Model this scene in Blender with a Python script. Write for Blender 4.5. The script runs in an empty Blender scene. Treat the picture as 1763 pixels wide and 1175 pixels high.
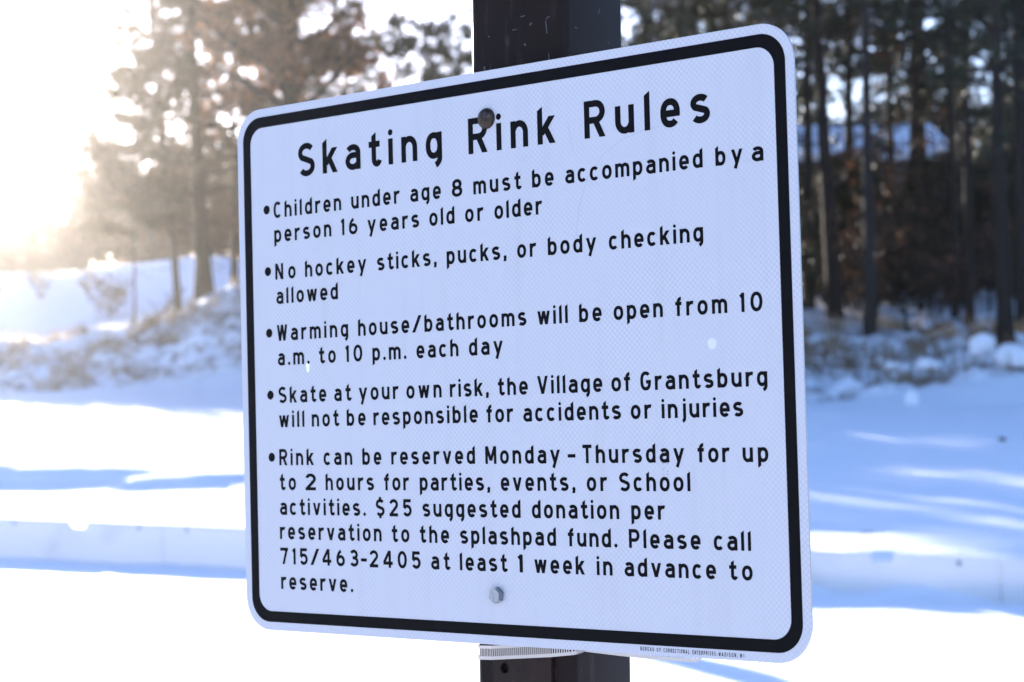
import bpy, bmesh, math, random
import numpy as np
from mathutils import Vector, Matrix, noise

# ------------------------------------------------------------------ camera, sky, sun, exposure
sc = bpy.context.scene
COL = sc.collection
EYE = 1.6
PITCH, ROLL, FPX = 0.036, 0.0122, 3400.0          # focal length in pixels of a 1763 wide frame
SUN_AZ, SUN_EL = math.radians(-21), math.radians(11.0)
SUN_DIR = Vector((math.sin(SUN_AZ) * math.cos(SUN_EL), math.cos(SUN_AZ) * math.cos(SUN_EL), math.sin(SUN_EL)))

fwd = Vector((0, math.cos(PITCH), math.sin(PITCH)))
dwn0 = Vector((0, math.sin(PITCH), -math.cos(PITCH)))
rgt0 = Vector((1, 0, 0))
RGT = (rgt0 * math.cos(ROLL) + dwn0 * math.sin(ROLL)).normalized()
DWN = (-rgt0 * math.sin(ROLL) + dwn0 * math.cos(ROLL)).normalized()
FWD = fwd
CAM = Vector((0, 0, EYE))

cam_data = bpy.data.cameras.new("camera")
cam = bpy.data.objects.new("camera", cam_data)
COL.objects.link(cam)
m = Matrix((RGT, -DWN, -FWD)).transposed().to_4x4()
m.translation = CAM
cam.matrix_world = m
cam_data.sensor_width = 36.0
cam_data.lens = FPX / 1763.0 * 36.0
cam_data.clip_start = 0.05
cam_data.clip_end = 9000
cam_data.dof.use_dof = True
cam_data.dof.focus_distance = 2.02
cam_data.dof.aperture_fstop = 8.0
cam_data.dof.aperture_blades = 9
sc.camera = cam

world = bpy.data.worlds.new("World")
sc.world = world
world.use_nodes = True
wn = world.node_tree.nodes
wl = world.node_tree.links
bg = wn["Background"]
sky = wn.new("ShaderNodeTexSky")
sky.sky_type = 'NISHITA'
sky.sun_disc = False
sky.sun_elevation = SUN_EL
sky.sun_rotation = SUN_AZ
sky.altitude = 300
sky.air_density = 1.0
sky.dust_density = 1.0
sky.ozone_density = 3.6
wb = wn.new("ShaderNodeMix"); wb.data_type = 'RGBA'; wb.blend_type = 'MULTIPLY'
wb.inputs[0].default_value = 1.0
wb.inputs[7].default_value = (1.0, .90, 1.0, 1)      # winter sky leaning to violet blue
wl.new(sky.outputs[0], wb.inputs[6])
wl.new(wb.outputs[2], bg.inputs[0])
bg.inputs[1].default_value = 0.10

sun_data = bpy.data.lights.new("sun", 'SUN')
sun = bpy.data.objects.new("sun", sun_data)
COL.objects.link(sun)
sun.location = SUN_DIR * 60
sun.rotation_euler = (-SUN_DIR).to_track_quat('-Z', 'Y').to_euler()
sun_data.energy = 5.0
sun_data.angle = math.radians(0.5)
sun_data.color = (1.0, 0.91, 0.81)

sc.view_settings.view_transform = 'Standard'
sc.view_settings.look = 'None'
sc.view_settings.gamma = 1.0
sc.view_settings.exposure = 2.4
sc.render.engine = 'CYCLES'
sc.cycles.use_denoising = True
sc.cycles.max_bounces = 8
sc.cycles.volume_bounces = 0
sc.cycles.caustics_reflective = False
sc.cycles.caustics_refractive = False
sc.render.film_transparent = False

rnd = random.Random(7)

# ------------------------------------------------------------------ helpers
def link(o, parent=None):
    COL.objects.link(o)
    if parent is not None:
        o.parent = parent
    return o

def tag(o, label=None, cat=None, group=None, kind=None):
    if label: o["label"] = label
    if cat: o["category"] = cat
    if group: o["group"] = group
    if kind: o["kind"] = kind
    return o

def thing(name, loc, label, cat, group=None, rz=0.0):
    o = bpy.data.objects.new(name, None)
    o.empty_display_size = 0.2
    COL.objects.link(o)
    o.location = loc
    o.rotation_euler = (0, 0, rz)
    return tag(o, label, cat, group)

def mesh_obj(name, verts, faces, mat, parent=None, smooth=False, mats=None, midx=None):
    me = bpy.data.meshes.new(name)
    me.from_pydata([tuple(v) for v in verts], [], [tuple(f) for f in faces])
    if mats:
        for q in mats: me.materials.append(q)
        if midx is not None:
            me.polygons.foreach_set("material_index", midx)
    elif mat:
        me.materials.append(mat)
    if smooth:
        me.polygons.foreach_set("use_smooth", [True] * len(me.polygons))
    me.update()
    return link(bpy.data.objects.new(name, me), parent)

def bm_obj(name, bm, mat, parent=None, smooth=False):
    me = bpy.data.meshes.new(name)
    bmesh.ops.recalc_face_normals(bm, faces=bm.faces[:])
    bm.to_mesh(me)
    bm.free()
    if mat: me.materials.append(mat)
    if smooth:
        me.polygons.foreach_set("use_smooth", [True] * len(me.polygons))
    return link(bpy.data.objects.new(name, me), parent)

def copy_tree(o, parent=None):
    c = o.copy()
    COL.objects.link(c)
    c.parent = parent
    for ch in list(o.children):
        copy_tree(ch, c)
    return c

class NT:
    """tiny node helper"""
    def __init__(self, name):
        self.mat = bpy.data.materials.new(name)
        self.mat.use_nodes = True
        self.t = self.mat.node_tree
        self.b = self.t.nodes["Principled BSDF"]
    def n(self, typ, **kw):
        x = self.t.nodes.new(typ)
        for k, v in kw.items():
            if hasattr(x, k): setattr(x, k, v)
            else: x.inputs[k].default_value = v
        return x
    def l(self, a, b): self.t.links.new(a, b)
    def coord(self, which="Object"):
        return self.n("ShaderNodeTexCoord").outputs[which]
    def mapped(self, scale=(1, 1, 1), which="Object"):
        mp = self.n("ShaderNodeMapping")
        mp.inputs["Scale"].default_value = scale
        self.l(self.coord(which), mp.inputs["Vector"])
        return mp.outputs[0]
    def noise(self, vec, scale, detail=4, rough=0.6):
        x = self.n("ShaderNodeTexNoise")
        x.inputs["Scale"].default_value = scale
        x.inputs["Detail"].default_value = detail
        x.inputs["Roughness"].default_value = rough
        self.l(vec, x.inputs["Vector"])
        return x.outputs["Fac"]
    def ramp(self, fac, stops):
        r = self.n("ShaderNodeValToRGB")
        e = r.color_ramp.elements
        while len(e) < len(stops): e.new(0.5)
        for i, (p, c) in enumerate(stops):
            e[i].position = p
            e[i].color = (*c, 1) if len(c) == 3 else c
        self.l(fac, r.inputs[0])
        return r.outputs[0]
    def math(self, op, a, b=None):
        x = self.n("ShaderNodeMath", operation=op)
        for i, v in enumerate((a, b)):
            if v is None: continue
            if isinstance(v, (int, float)): x.inputs[i].default_value = v
            else: self.l(v, x.inputs[i])
        return x.outputs[0]
    def mix(self, fac, a, b):
        x = self.n("ShaderNodeMix", data_type='RGBA')
        for s, v in ((0, fac), (6, a), (7, b)):
            if isinstance(v, (int, float)): x.inputs[s].default_value = v
            elif isinstance(v, tuple): x.inputs[s].default_value = (*v, 1)
            else: self.l(v, x.inputs[s])
        return x.outputs[2]
    def bump(self, h, strength, dist):
        x = self.n("ShaderNodeBump")
        x.inputs["Strength"].default_value = strength
        x.inputs["Distance"].default_value = dist
        self.l(h, x.inputs["Height"])
        self.l(x.outputs[0], self.b.inputs["Normal"])
    def set(self, **kw):
        for k, v in kw.items():
            k = k.replace("_", " ")
            if isinstance(v, (int, float)): self.b.inputs[k].default_value = v
            elif isinstance(v, tuple): self.b.inputs[k].default_value = (*v, 1)
            else: self.l(v, self.b.inputs[k])
        return self.mat

# ------------------------------------------------------------------ terrain profile
# columns: (x / distance, [(distance, height), ...])
COLS = [
 (-.235, [(0, 0), (26, 0), (34.2, .42), (34.9, .76), (35.6, .82), (37, .86), (58, 2.42), (59, 2.65), (62, 3.96), (64, 4.15), (70, 4.70), (72, 5.1), (80, 7.20), (90, 8.2), (120, 8.6), (200, 8)]),
 (-.156, [(0, 0), (25, 0), (33, .36), (34, .60), (35, .68), (37, .72), (56, 2.28), (57, 2.5), (59.5, 3.60), (63, 4.9), (66, 5.2), (70, 5.6), (80, 7.85), (90, 8.9), (120, 9.1), (200, 8)]),
 (-.06, [(0, 0), (25, 0), (34, .5), (37, .75), (52, 2.1), (55, 3.2), (60, 4.4), (80, 7.0), (90, 7.8), (120, 8.4), (200, 8)]),
 (.10, [(0, 0), (17.78, 0), (18.15, .28), (20.5, .34), (22, .2), (23, .2), (45, 1.85), (49, 3.1), (53, 3.9), (62, 5.2), (80, 6.5), (120, 6.9), (200, 7)]),
 (.167, [(0, 0), (17.08, 0), (17.45, .31), (19.6, .38), (21.6, .18), (23, .23), (44, 1.77), (48, 3.0), (52, 3.8), (62, 5.2), (80, 6.4), (120, 6.8), (200, 7)]),
 (.245, [(0, 0), (16.32, 0), (16.7, .33), (18.8, .42), (20.6, .22), (22, .30), (41, 1.6), (45, 2.8), (50, 3.5), (62, 5.0), (80, 6.4), (120, 6.8), (200, 7)]),
]
def ground_base(x, d):
    d = np.maximum(d, .01)
    t = np.clip(x / d, COLS[0][0], COLS[-1][0])
    zs = [np.interp(d, [p[0] for p in c[1]], [p[1] for p in c[1]]) for c in COLS]
    ts = [c[0] for c in COLS]
    out = np.zeros_like(d)
    for i in range(len(ts) - 1):
        a = np.clip((t - ts[i]) / (ts[i + 1] - ts[i]), 0, 1)
        inside = (t >= ts[i]) & (t <= ts[i + 1])
        out = np.where(inside, zs[i] * (1 - a) + zs[i + 1] * a, out)
    return out

def bank_mask(x, d):
    """1 on the rough ploughed banks"""
    t = x / max(d, .01)
    lo, hi = (57.0, 63.5) if t < -.1 else ((43.0, 52.0) if t > .05 else (50.0, 58.0))
    if lo < d < hi:
        return min(1, (d - lo) / .8, (hi - d) / 2.5)
    return 0.0
def pile_mask(x, d):
    t = x / max(d, .01)
    if t > .05:
        c = 18.9 - (t - .1) * 9
        return max(0, 1 - abs(d - c) / 2.0)
    if t < -.1:
        return max(0, 1 - abs(d - 34.6) / 1.4)
    return 0.0
def ground_detail(x, d):
    z = .05 * noise.noise(Vector((x * .22, d * .22, 1.7))) * min(1, max(0, (d - 20) / 15))
    z += .16 * noise.noise(Vector((x * .11, d * .09, 5.1))) * min(1, max(0, (d - 34) / 20))
    z += .022 * noise.noise(Vector((x * 1.1, d * 1.1, 3.3))) + .012 * noise.noise(Vector((x * 2.3, d * 2.3, 7.3)))
    if x < -5 and 54 < d < 72:
        z += 1.0 * math.exp(-((x + 8.6) / 1.5) ** 2 - ((d - 62) / 3.2) ** 2)
    b = bank_mask(x, d)
    if b > 0:
        z += b * (.36 * noise.noise(Vector((x * .9, d * .9, 0))) + .28 * noise.noise(Vector((x * 2.1, d * 2.1, 4))))
    p = pile_mask(x, d)
    if p > 0:
        if x < 0: z += p * .22 * noise.noise(Vector((x * .75, d * .75, 11)))
        z += p * (.07 * noise.noise(Vector((x * 1.6, d * 1.6, 8))) + .05 * noise.noise(Vector((x * 3.4, d * 3.4, 2))))
    if d > 52 and x > 2:
        z += .12 * noise.noise(Vector((x * .8, d * .8, 9)))
    return z
def gz(x, d):
    return float(ground_base(np.array([float(x)]), np.array([float(d)]))[0]) + ground_detail(x, d)

def at(px, d):
    """ground point at photo column px and distance d (camera looks along +Y)"""
    x = (px - 881.5) / FPX * d
    return Vector((x, d, gz(x, d)))
def zpix(px, py, d):
    """height of a thing seen at photo pixel (px,py) when it stands at distance d"""
    hy = 710.0 - .0122 * (px - 881.5)
    return EYE - (py - hy) * d / FPX

def terrain():
    def axis(dense_lo, dense_hi, step, far):
        a = list(np.arange(dense_lo, dense_hi + 1e-6, step))
        up, s, v = [], step, dense_hi
        while v < far:
            s *= 1.22; v += s; up.append(v)
        dn, s, v = [], step, dense_lo
        while v > -far:
            s *= 1.22; v -= s; dn.append(v)
        return np.array(dn[::-1] + a + up)
    xs = axis(-26, 22, .25, 900)
    ys = axis(13, 94, .25, 900)
    X, Y = np.meshgrid(xs, ys)
    Z = ground_base(X.ravel(), Y.ravel()).reshape(X.shape)
    Z = np.where(Y < 5, 0, Z)
    for j, y in enumerate(ys):
        if 10 < y < 130:
            for i, x in enumerate(xs):
                if -45 < x < 45:
                    Z[j, i] += ground_detail(float(x), float(y))
    nx, ny = len(xs), len(ys)
    V = np.stack([X.ravel(), Y.ravel(), Z.ravel()], -1)
    idx = np.arange(nx * ny).reshape(ny, nx)
    F = np.stack([idx[:-1, :-1].ravel(), idx[:-1, 1:].ravel(), idx[1:, 1:].ravel(), idx[1:, :-1].ravel()], -1)
    n = NT("snow")
    co = n.mapped()
    f = n.noise(co, 9, 5, .65)
    g = n.noise(co, 1.6, 3, .6)
    h = n.math('ADD', n.math('MULTIPLY', f, .35), n.math('MULTIPLY', g, .65))
    n.bump(h, .35, .12)
    # bare soil and dead grass showing through on the rough banks (vertex attribute marks the banks)
    at_ = n.n("ShaderNodeAttribute", attribute_name="bank")
    k = n.noise(co, 2.2, 6, .75)
    dirt = n.math('MULTIPLY', n.ramp(k, [(.47, (0, 0, 0)), (.57, (1, 1, 1))]), at_.outputs["Fac"])
    snowc = n.mix(g, (.80, .82, .86), (.88, .89, .91))
    col = n.mix(n.math('MULTIPLY', dirt, .75), snowc, (.11, .085, .065))
    mat = n.set(Base_Color=col, Roughness=.75, Specular_IOR_Level=.25)
    o = mesh_obj("ground", V, F, mat, smooth=True)
    vals = np.zeros(nx * ny)
    for j, y in enumerate(ys):
        if 42 < y < 66:
            for i, x in enumerate(xs):
                if -30 < x < 30: vals[j * nx + i] = bank_mask(float(x), float(y))
        if 52 < y < 90:
            for i, x in enumerate(xs):
                if 1 < x < 30: vals[j * nx + i] = max(vals[j * nx + i], .55)
    a = o.data.attributes.new("bank", 'FLOAT', 'POINT')
    a.data.foreach_set("value", vals)
    tag(o, "snow covered ground rising to a wooded hill", "snow", kind="structure")
    return o
terrain()

# ------------------------------------------------------------------ materials
def mat_sheeting():
    n = NT("white_sheeting")
    co = n.coord()
    sx = n.n("ShaderNodeSeparateXYZ"); n.l(co, sx.inputs[0])
    k = 2 * math.pi / .0060
    a = n.math('SINE', n.math('MULTIPLY', sx.outputs[0], k))
    b = n.math('SINE', n.math('MULTIPLY', sx.outputs[2], k))
    dots = n.math('MULTIPLY', a, b)
    mask = n.noise(co, 9, 2, .5)
    mask = n.ramp(mask, [(.38, (.05, .05, .05)), (.66, (1, 1, 1))])
    amp = n.math('MULTIPLY', n.math('MULTIPLY', dots, mask), .5)
    fac = n.math('ADD', amp, .5)
    col = n.mix(fac, (.405, .41, .445), (.525, .53, .56))
    cloud = n.noise(co, 5, 3, .5)
    col2 = n.mix(n.math('MULTIPLY', cloud, .18), col, (.42, .42, .50))
    grime = n.ramp(n.noise(n.mapped((26, 1, 1.6)), 1.5, 4, .6), [(.52, (0, 0, 0)), (.80, (1, 1, 1))])
    col2 = n.mix(n.math('MULTIPLY', grime, .20), col2, (.34, .335, .35))
    bumpn = n.math('ADD', n.math('MULTIPLY', dots, .25), n.math('MULTIPLY', n.noise(co, 4, 2, .5), 6.0))
    n.bump(bumpn, .14, .002)
    return n.set(Base_Color=col2, Roughness=.34, Specular_IOR_Level=.5)
def mat_plain(name, col, rough=.5, metal=0.0, spec=.5):
    return NT(name).set(Base_Color=col, Roughness=rough, Metallic=metal, Specular_IOR_Level=spec)
def mat_black_film():
    n = NT("black_film")
    k = n.noise(n.coord(), 40, 3, .6)
    return n.set(Base_Color=n.mix(k, (.0035, .0033, .004), (.007, .0065, .0075)), Roughness=.45, Specular_IOR_Level=.04)
def mat_bronze():
    n = NT("bronze_paint")
    co = n.mapped((1, 1, .35))
    a = n.noise(co, 9, 5, .7)
    sp = n.ramp(n.noise(n.mapped((1, 1, .5)), 75, 3, .6), [(.60, (0, 0, 0)), (.72, (1, 1, 1))])
    sp2 = n.math('MULTIPLY', sp, n.ramp(n.noise(co, 14, 2, .5), [(.45, (0, 0, 0)), (.65, (1, 1, 1))]))
    base = n.mix(a, (.006, .0036, .0032), (.017, .0105, .009))
    worn = n.ramp(n.noise(n.mapped((1, 1, .12)), 30, 5, .75), [(.56, (0, 0, 0)), (.74, (1, 1, 1))])
    base = n.mix(n.math('MULTIPLY', worn, .45), base, (.060, .048, .043))
    base = n.mix(n.math('MULTIPLY', sp2, .35), base, (.13, .12, .115))
    n.bump(n.noise(n.coord(), 160, 2, .5), .12, .001)
    return n.set(Base_Color=base, Roughness=n.math('ADD', n.math('MULTIPLY', a, .35), .24), Specular_IOR_Level=.10)
def mat_steel(name, c=(.62, .62, .64), r=.3):
    n = NT(name)
    k = n.noise(n.mapped((3, 3, 60)), 30, 3, .6)
    return n.set(Base_Color=n.mix(k, tuple(x * .75 for x in c), c), Metallic=1.0, Roughness=r)
def mat_rusty():
    n = NT("rusty_bolt")
    k = n.noise(n.coord(), 190, 5, .7)
    col = n.ramp(k, [(.35, (.016, .010, .007)), (.55, (.045, .029, .019)), (.74, (.13, .12, .115))])
    n.bump(k, .4, .001)
    return n.set(Base_Color=col, Roughness=.5, Metallic=.55)
def mat_board():
    n = NT("white_plastic_board")
    co = n.mapped((.25, .25, 9))
    k = n.noise(co, 6, 4, .6)
    s = n.noise(n.mapped((.6, .6, .6)), 3, 4, .6)
    col = n.mix(k, (.70, .70, .72), (.82, .82, .83))
    col = n.mix(n.ramp(s, [(.55, (0, 0, 0)), (.75, (.35, .35, .35))]), col, (.52, .50, .48))
    n.set(Base_Color=col, Roughness=.45)
    tr = n.n("ShaderNodeBsdfTranslucent"); n.l(col, tr.inputs[0])
    mx = n.n("ShaderNodeMixShader"); mx.inputs[0].default_value = .22
    n.l(n.b.outputs[0], mx.inputs[1]); n.l(tr.outputs[0], mx.inputs[2])
    n.l(mx.outputs[0], n.t.nodes["Material Output"].inputs[0])
    return n.mat
def mat_leaf(name, c0, c1, scale=1.2, trans=.25):
    n = NT(name)
    k = n.noise(n.coord(), scale, 3, .6)
    col = n.mix(n.ramp(k, [(.35, (0, 0, 0)), (.65, (1, 1, 1))]), c0, c1)
    n.set(Base_Color=col, Roughness=.6, Specular_IOR_Level=.3)
    tr = n.n("ShaderNodeBsdfTranslucent"); n.l(col, tr.inputs[0])
    mx = n.n("ShaderNodeMixShader"); mx.inputs[0].default_value = trans
    n.l(n.b.outputs[0], mx.inputs[1]); n.l(tr.outputs[0], mx.inputs[2])
    n.l(mx.outputs[0], n.t.nodes["Material Output"].inputs[0])
    return n.mat
def mat_bark(name, c0, c1):
    n = NT(name)
    k = n.noise(n.mapped((1, 1, .25)), 14, 5, .7)
    n.bump(k, .8, .03)
    return n.set(Base_Color=n.mix(k, c0, c1), Roughness=.9, Specular_IOR_Level=.2)

M_SHEET, M_BLACK, M_POLE = mat_sheeting(), mat_black_film(), mat_bronze()
M_ALU = mat_steel("aluminium_edge", (.55, .56, .60), .4)
M_STEEL = mat_steel("stainless_band", (.46, .44, .43), .30)
M_ZINC = mat_steel("zinc_bolt", (.30, .33, .38), .28)
M_RUST, M_BOARD = mat_rusty(), mat_board()
M_NEEDLE = mat_leaf("pine_needles", (.012, .018, .009), (.036, .042, .018), .9, .15)
M_RUSTNEEDLE = mat_leaf("browned_needles", (.040, .030, .018), (.11, .072, .044), .8, .25)
M_OAKLEAF2 = mat_leaf("orange_oak_leaves", (.10, .050, .030), (.30, .145, .075), 1.2, .4)
M_OAKLEAF = mat_leaf("dead_oak_leaves", (.040, .022, .013), (.12, .057, .028), 1.5, .2)
M_BARK = mat_bark("pine_bark", (.010, .008, .007), (.032, .025, .021))
M_GREYBARK = mat_bark("grey_bark", (.012, .0105, .010), (.036, .032, .030))
M_TWIG = mat_plain("twigs", (.035, .026, .021), .9, 0, .2)
M_DEADGRASS = mat_leaf("dead_grass", (.16, .11, .06), (.34, .25, .15), 2, .3)
M_SNOWLUMP = None
def mat_snowlump():
    n = NT("clumped_snow")
    k = n.noise(n.coord(), 6, 5, .65)
    n.bump(k, .5, .06)
    return n.set(Base_Color=n.mix(n.ramp(k, [(.55, (0, 0, 0)), (.75, (.5, .5, .5))]), (.84, .85, .88), (.50, .46, .42)), Roughness=.8, Specular_IOR_Level=.2)
M_SNOWLUMP = mat_snowlump()

# ------------------------------------------------------------------ the sign
SIGN_POSE = dict(x=-0.022820893589538892, y=0.01630010410693379, z=2.096552693944844, yaw=0.6776217750811446, tilt=-0.04096268004288147, roll=-0.025900805778627054)
def sign_matrix():
    s = SIGN_POSE
    def rot(v):
        X, Y, Z = v
        ct, st = math.cos(s['tilt']), math.sin(s['tilt'])
        Y, Z = Y * ct - Z * st, Y * st + Z * ct
        cr, sr = math.cos(s['roll']), math.sin(s['roll'])
        X, Y = X * cr - Y * sr, X * sr + Y * cr
        return RGT * X + DWN * Y + FWD * Z
    ax = rot((math.cos(s['yaw']), 0, -math.sin(s['yaw']))).normalized()
    az = rot((0, -1, 0)).normalized()
    ay = az.cross(ax).normalized()
    M = Matrix((ax, ay, az)).transposed().to_4x4()
    M.translation = CAM + RGT * s['x'] + DWN * s['y'] + FWD * s['z']
    return M
SM = sign_matrix()
SW, SH = .762, .6096

def rrect(w, h, r, seg=14):
    pts = []
    for cx, cz, a0 in ((w / 2 - r, h / 2 - r, 0), (-w / 2 + r, h / 2 - r, 90), (-w / 2 + r, -h / 2 + r, 180), (w / 2 - r, -h / 2 + r, 270)):
        for i in range(seg + 1):
            a = math.radians(a0 + 90 * i / seg)
            pts.append((cx + r * math.cos(a), cz + r * math.sin(a)))
    return pts

# --- stroke lettering in the manner of highway signs: cap height 1, stroke .165
ST = .165
HS = ST / 2
def arc(cx, cy, rx, ry, a0, a1, n=18, e=2.0):
    out = []
    for i in range(n + 1):
        a = math.radians(a0 + (a1 - a0) * i / n)
        c, s = math.cos(a), math.sin(a)
        out.append((cx + rx * math.copysign(abs(c) ** (2 / e), c), cy + ry * math.copysign(abs(s) ** (2 / e), s)))
    return out
T_, B_, XC = 1 - HS, HS, .75 - HS
HZ = (1.0, 0.0)           # horizontal cut
SL = (1.0, .62)           # slanted cut of ascenders
VT = (0.0, 1.0)
def S(pts, c0=None, c1=None): return (pts, c0, c1)
def dot(cx, cy, r, rz=None): return ("dot", cx, cy, r, rz or r)
def ell(cx, cy, rx, ry, e=2.25): return S(arc(cx, cy, rx, ry, 0, 360, 36, e) , 'loop')
def glyphs():
    G = {}
    W = .60                      # lowercase width
    l, r_ = HS, W - HS
    cx = W / 2
    def bowl(x0=l, x1=r_): return ell((x0 + x1) / 2, .375, (x1 - x0) / 2, XC - .375 + 0.0, 2.3)
    asc = 1.03
    G['a'] = (W, [S([(r_, 0), (r_, .50)] + arc(cx, .50, r_ - cx, XC - .50, 0, 150, 14)[1:], HZ),
                  S([(r_, .43), (cx + .02, .43)] + arc(cx + .0, .255, cx - l, .175, 92, 268, 16) + [(cx + .06, B_), (r_, .17)], VT, VT)])
    G['b'] = (W, [S([(l, 0), (l, asc - .05)], HZ, SL), bowl()])
    G['d'] = (W, [S([(r_, 0), (r_, asc - .05)], HZ, SL), bowl()])
    G['p'] = (W, [S([(l, -.24), (l, .75)], SL, HZ), bowl()])
    G['g'] = (W, [S([(r_, .75), (r_, .02)] + arc(r_ - .30, .02, .30, .24, 0, -62, 12)[1:], HZ), bowl()])
    G['c'] = (W - .02, [S(arc(cx, .375, cx - l, XC - .375, 42, 318, 28, 2.3))])
    G['e'] = (W, [S([(l, .36), (W, .36)], VT, VT), S([(r_, .30)] + arc(cx, .375, cx - l, XC - .375, 0, 318, 30, 2.3), HZ)])
    G['f'] = (.42, [S([(.19, 0), (.19, .74)] + arc(.19 + .17, .74, .17, T_ - .74, 180, 85, 10)[1:], HZ, VT), S([(0, .66), (.40, .66)])])
    G['h'] = (W, [S([(l, 0), (l, asc - .05)], HZ, SL), S(arc(cx, .42, cx - l, XC - .42, 160, 0, 16) + [(r_, 0)], None, HZ)])
    G['n'] = (W, [S([(l, 0), (l, .75)], HZ, HZ), S(arc(cx, .42, cx - l, XC - .42, 160, 0, 16) + [(r_, 0)], None, HZ)])
    wm = .92
    m1, m2 = wm / 2, wm - HS
    G['m'] = (wm, [S([(l, 0), (l, .75)], HZ, HZ),
                   S(arc((l + m1) / 2, .47, (m1 - l) / 2, XC - .47, 160, 0, 14) + [(m1, 0)], None, HZ),
                   S(arc((m1 + m2) / 2, .47, (m2 - m1) / 2, XC - .47, 160, 0, 14) + [(m2, 0)], None, HZ)])
    G['r'] = (.42, [S([(l, 0), (l, .75)], HZ, HZ), S(arc(.34, .40, .34 - l, XC - .40, 165, 68, 12))])
    G['u'] = (W, [S([(r_, 0), (r_, .75)], HZ, HZ), S([(l, .75)] + arc(cx, .33, cx - l, .33 - B_, 180, 340, 18), HZ)])
    G['i'] = (ST, [S([(l, 0), (l, .76)], HZ, HZ), dot(l, .94, .092)])
    G['j'] = (.30, [S([(.30 - HS, .76), (.30 - HS, -.02)] + arc(.30 - HS - .20, -.02, .20, .16, 0, -70, 10)[1:], HZ), dot(.30 - HS, .94, .092)])
    G['k'] = (.60, [S([(l, 0), (l, asc - .05)], HZ, SL), S([(.10, .24), (.50, .75)], HZ, HZ), S([(.27, .44), (.51, 0)], None, HZ)])
    G['l'] = (ST, [S([(l, 0), (l, asc - .05)], HZ, SL)])
    G['o'] = (W + .02, [ell((W + .02) / 2, .375, (W + .02) / 2 - HS, XC - .375, 2.2)])
    s_ = XC - B_
    def ess(w, top, bot):
        yu = top - (top - bot) / 4; yl = bot + (top - bot) / 4; ry = (top - bot) / 4
        rx = w / 2 - HS
        return S(arc(w / 2, yu, rx, ry, 32, 222, 20) + arc(w / 2, yl, rx, ry, 42, -148, 20))
    G['s'] = (.58, [ess(.58, XC, B_)])
    G['t'] = (.44, [S([(.20, .96), (.20, .22)] + arc(.20 + .115, .22, .115, .14, 180, 345, 14)[1:], SL), S([(0, .66), (.44, .66)])])
    G['v'] = (.64, [S([(HS + .01, .75), (.32, 0)], HZ, HZ), S([(.63 - HS, .75), (.32, 0)], HZ, HZ)])
    G['w'] = (.86, [S([(.09, .75), (.245, 0)], HZ, HZ), S([(.43, .75), (.245, 0)], HZ, HZ), S([(.43, .75), (.615, 0)], HZ, HZ), S([(.77, .75), (.615, 0)], HZ, HZ)])
    G['y'] = (.68, [S([(.09, .75), (.34, .02)], HZ, None), S([(.59, .75), (.22, -.25)], HZ, None)])
    # capitals
    C = .68
    cl, cr, cc = HS, C - HS, C / 2
    G['C'] = (C, [S(arc(cc, .5, cc - HS, T_ - .5, 45, 315, 30, 2.4))])
    G['G'] = (C, [S(arc(cc, .5, cc - HS, T_ - .5, 45, 330, 32, 2.4) + [(cr, .49)], None, HZ), S([(cr + HS, .45), (cc + .02, .45)])])
    G['S'] = (C, [ess(C, T_, B_)])
    G['R'] = (C, [S([(cl, 0), (cl, 1)], HZ, HZ), S([(0, T_), (.38, T_)] + arc(.38, .695, cr - .38, T_ - .695, 90, -90, 14)[1:] + [(cl, .47)], None, VT), S([(.36, .47), (C - .09, 0)], None, HZ)])
    G['P'] = (C, [S([(cl, 0), (cl, 1)], HZ, HZ), S([(0, T_), (.38, T_)] + arc(.38, .67, cr - .38, T_ - .67, 90, -90, 14)[1:] + [(cl, .42)], None, VT)])
    G['B'] = (C, [S([(cl, 0), (cl, 1)], HZ, HZ), S([(0, T_), (.38, T_)] + arc(.38, .71, cr - .40, T_ - .71, 90, -90, 14)[1:] + [(cl, .5)], None, VT), S([(0, B_), (.38, B_)] + arc(.38, .29, cr - .38, .29 - B_, -90, 90, 14)[1:] + [(cl, .5)], None, VT)])
    G['D'] = (C, [S([(cl, 0), (cl, 1)], HZ, HZ), S([(0, T_), (.34, T_)] + arc(.34, .5, cr - .34, T_ - .5, 90, -90, 20, 2.6)[1:] + [(0, B_)])])
    G['N'] = (C, [S([(cl, 0), (cl, 1)], HZ, HZ), S([(cr, 0), (cr, 1)], HZ, HZ), S([(cl + .01, 1), (cr - .01, 0)], HZ, HZ)])
    G['M'] = (.79, [S([(cl, 0), (cl, 1)], HZ, HZ), S([(.79 - HS, 0), (.79 - HS, 1)], HZ, HZ), S([(cl + .01, 1), (.395, .18)], HZ, HZ), S([(.78 - HS, 1), (.395, .18)], HZ, HZ)])
    G['V'] = (.74, [S([(.09, 1), (.37, 0)], HZ, HZ), S([(.65, 1), (.37, 0)], HZ, HZ)])
    G['W'] = (.90, [S([(.09, 1), (.26, 0)], HZ, HZ), S([(.45, 1), (.26, 0)], HZ, HZ), S([(.45, 1), (.64, 0)], HZ, HZ), S([(.81, 1), (.64, 0)], HZ, HZ)])
    G['T'] = (.62, [S([(.31, 0), (.31, .95)], HZ, HZ), S([(0, T_), (.62, T_)])])
    G['I'] = (ST, [S([(l, 0), (l, 1)], HZ, HZ)])
    G['L'] = (.60, [S([(l, 1), (l, B_), (.60, B_)], HZ)])
    G['E'] = (.62, [S([(.62, T_), (l, T_), (l, B_), (.62, B_)]), S([(l, .5), (.56, .5)])])
    G['F'] = (.62, [S([(.62, T_), (l, T_), (l, 0)], None, HZ), S([(l, .5), (.56, .5)])])
    G['U'] = (C, [S([(cl, 1)] + arc(cc, .36, cc - HS, .36 - B_, 180, 360, 20) + [(cr, 1)], HZ, HZ)])
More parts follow.
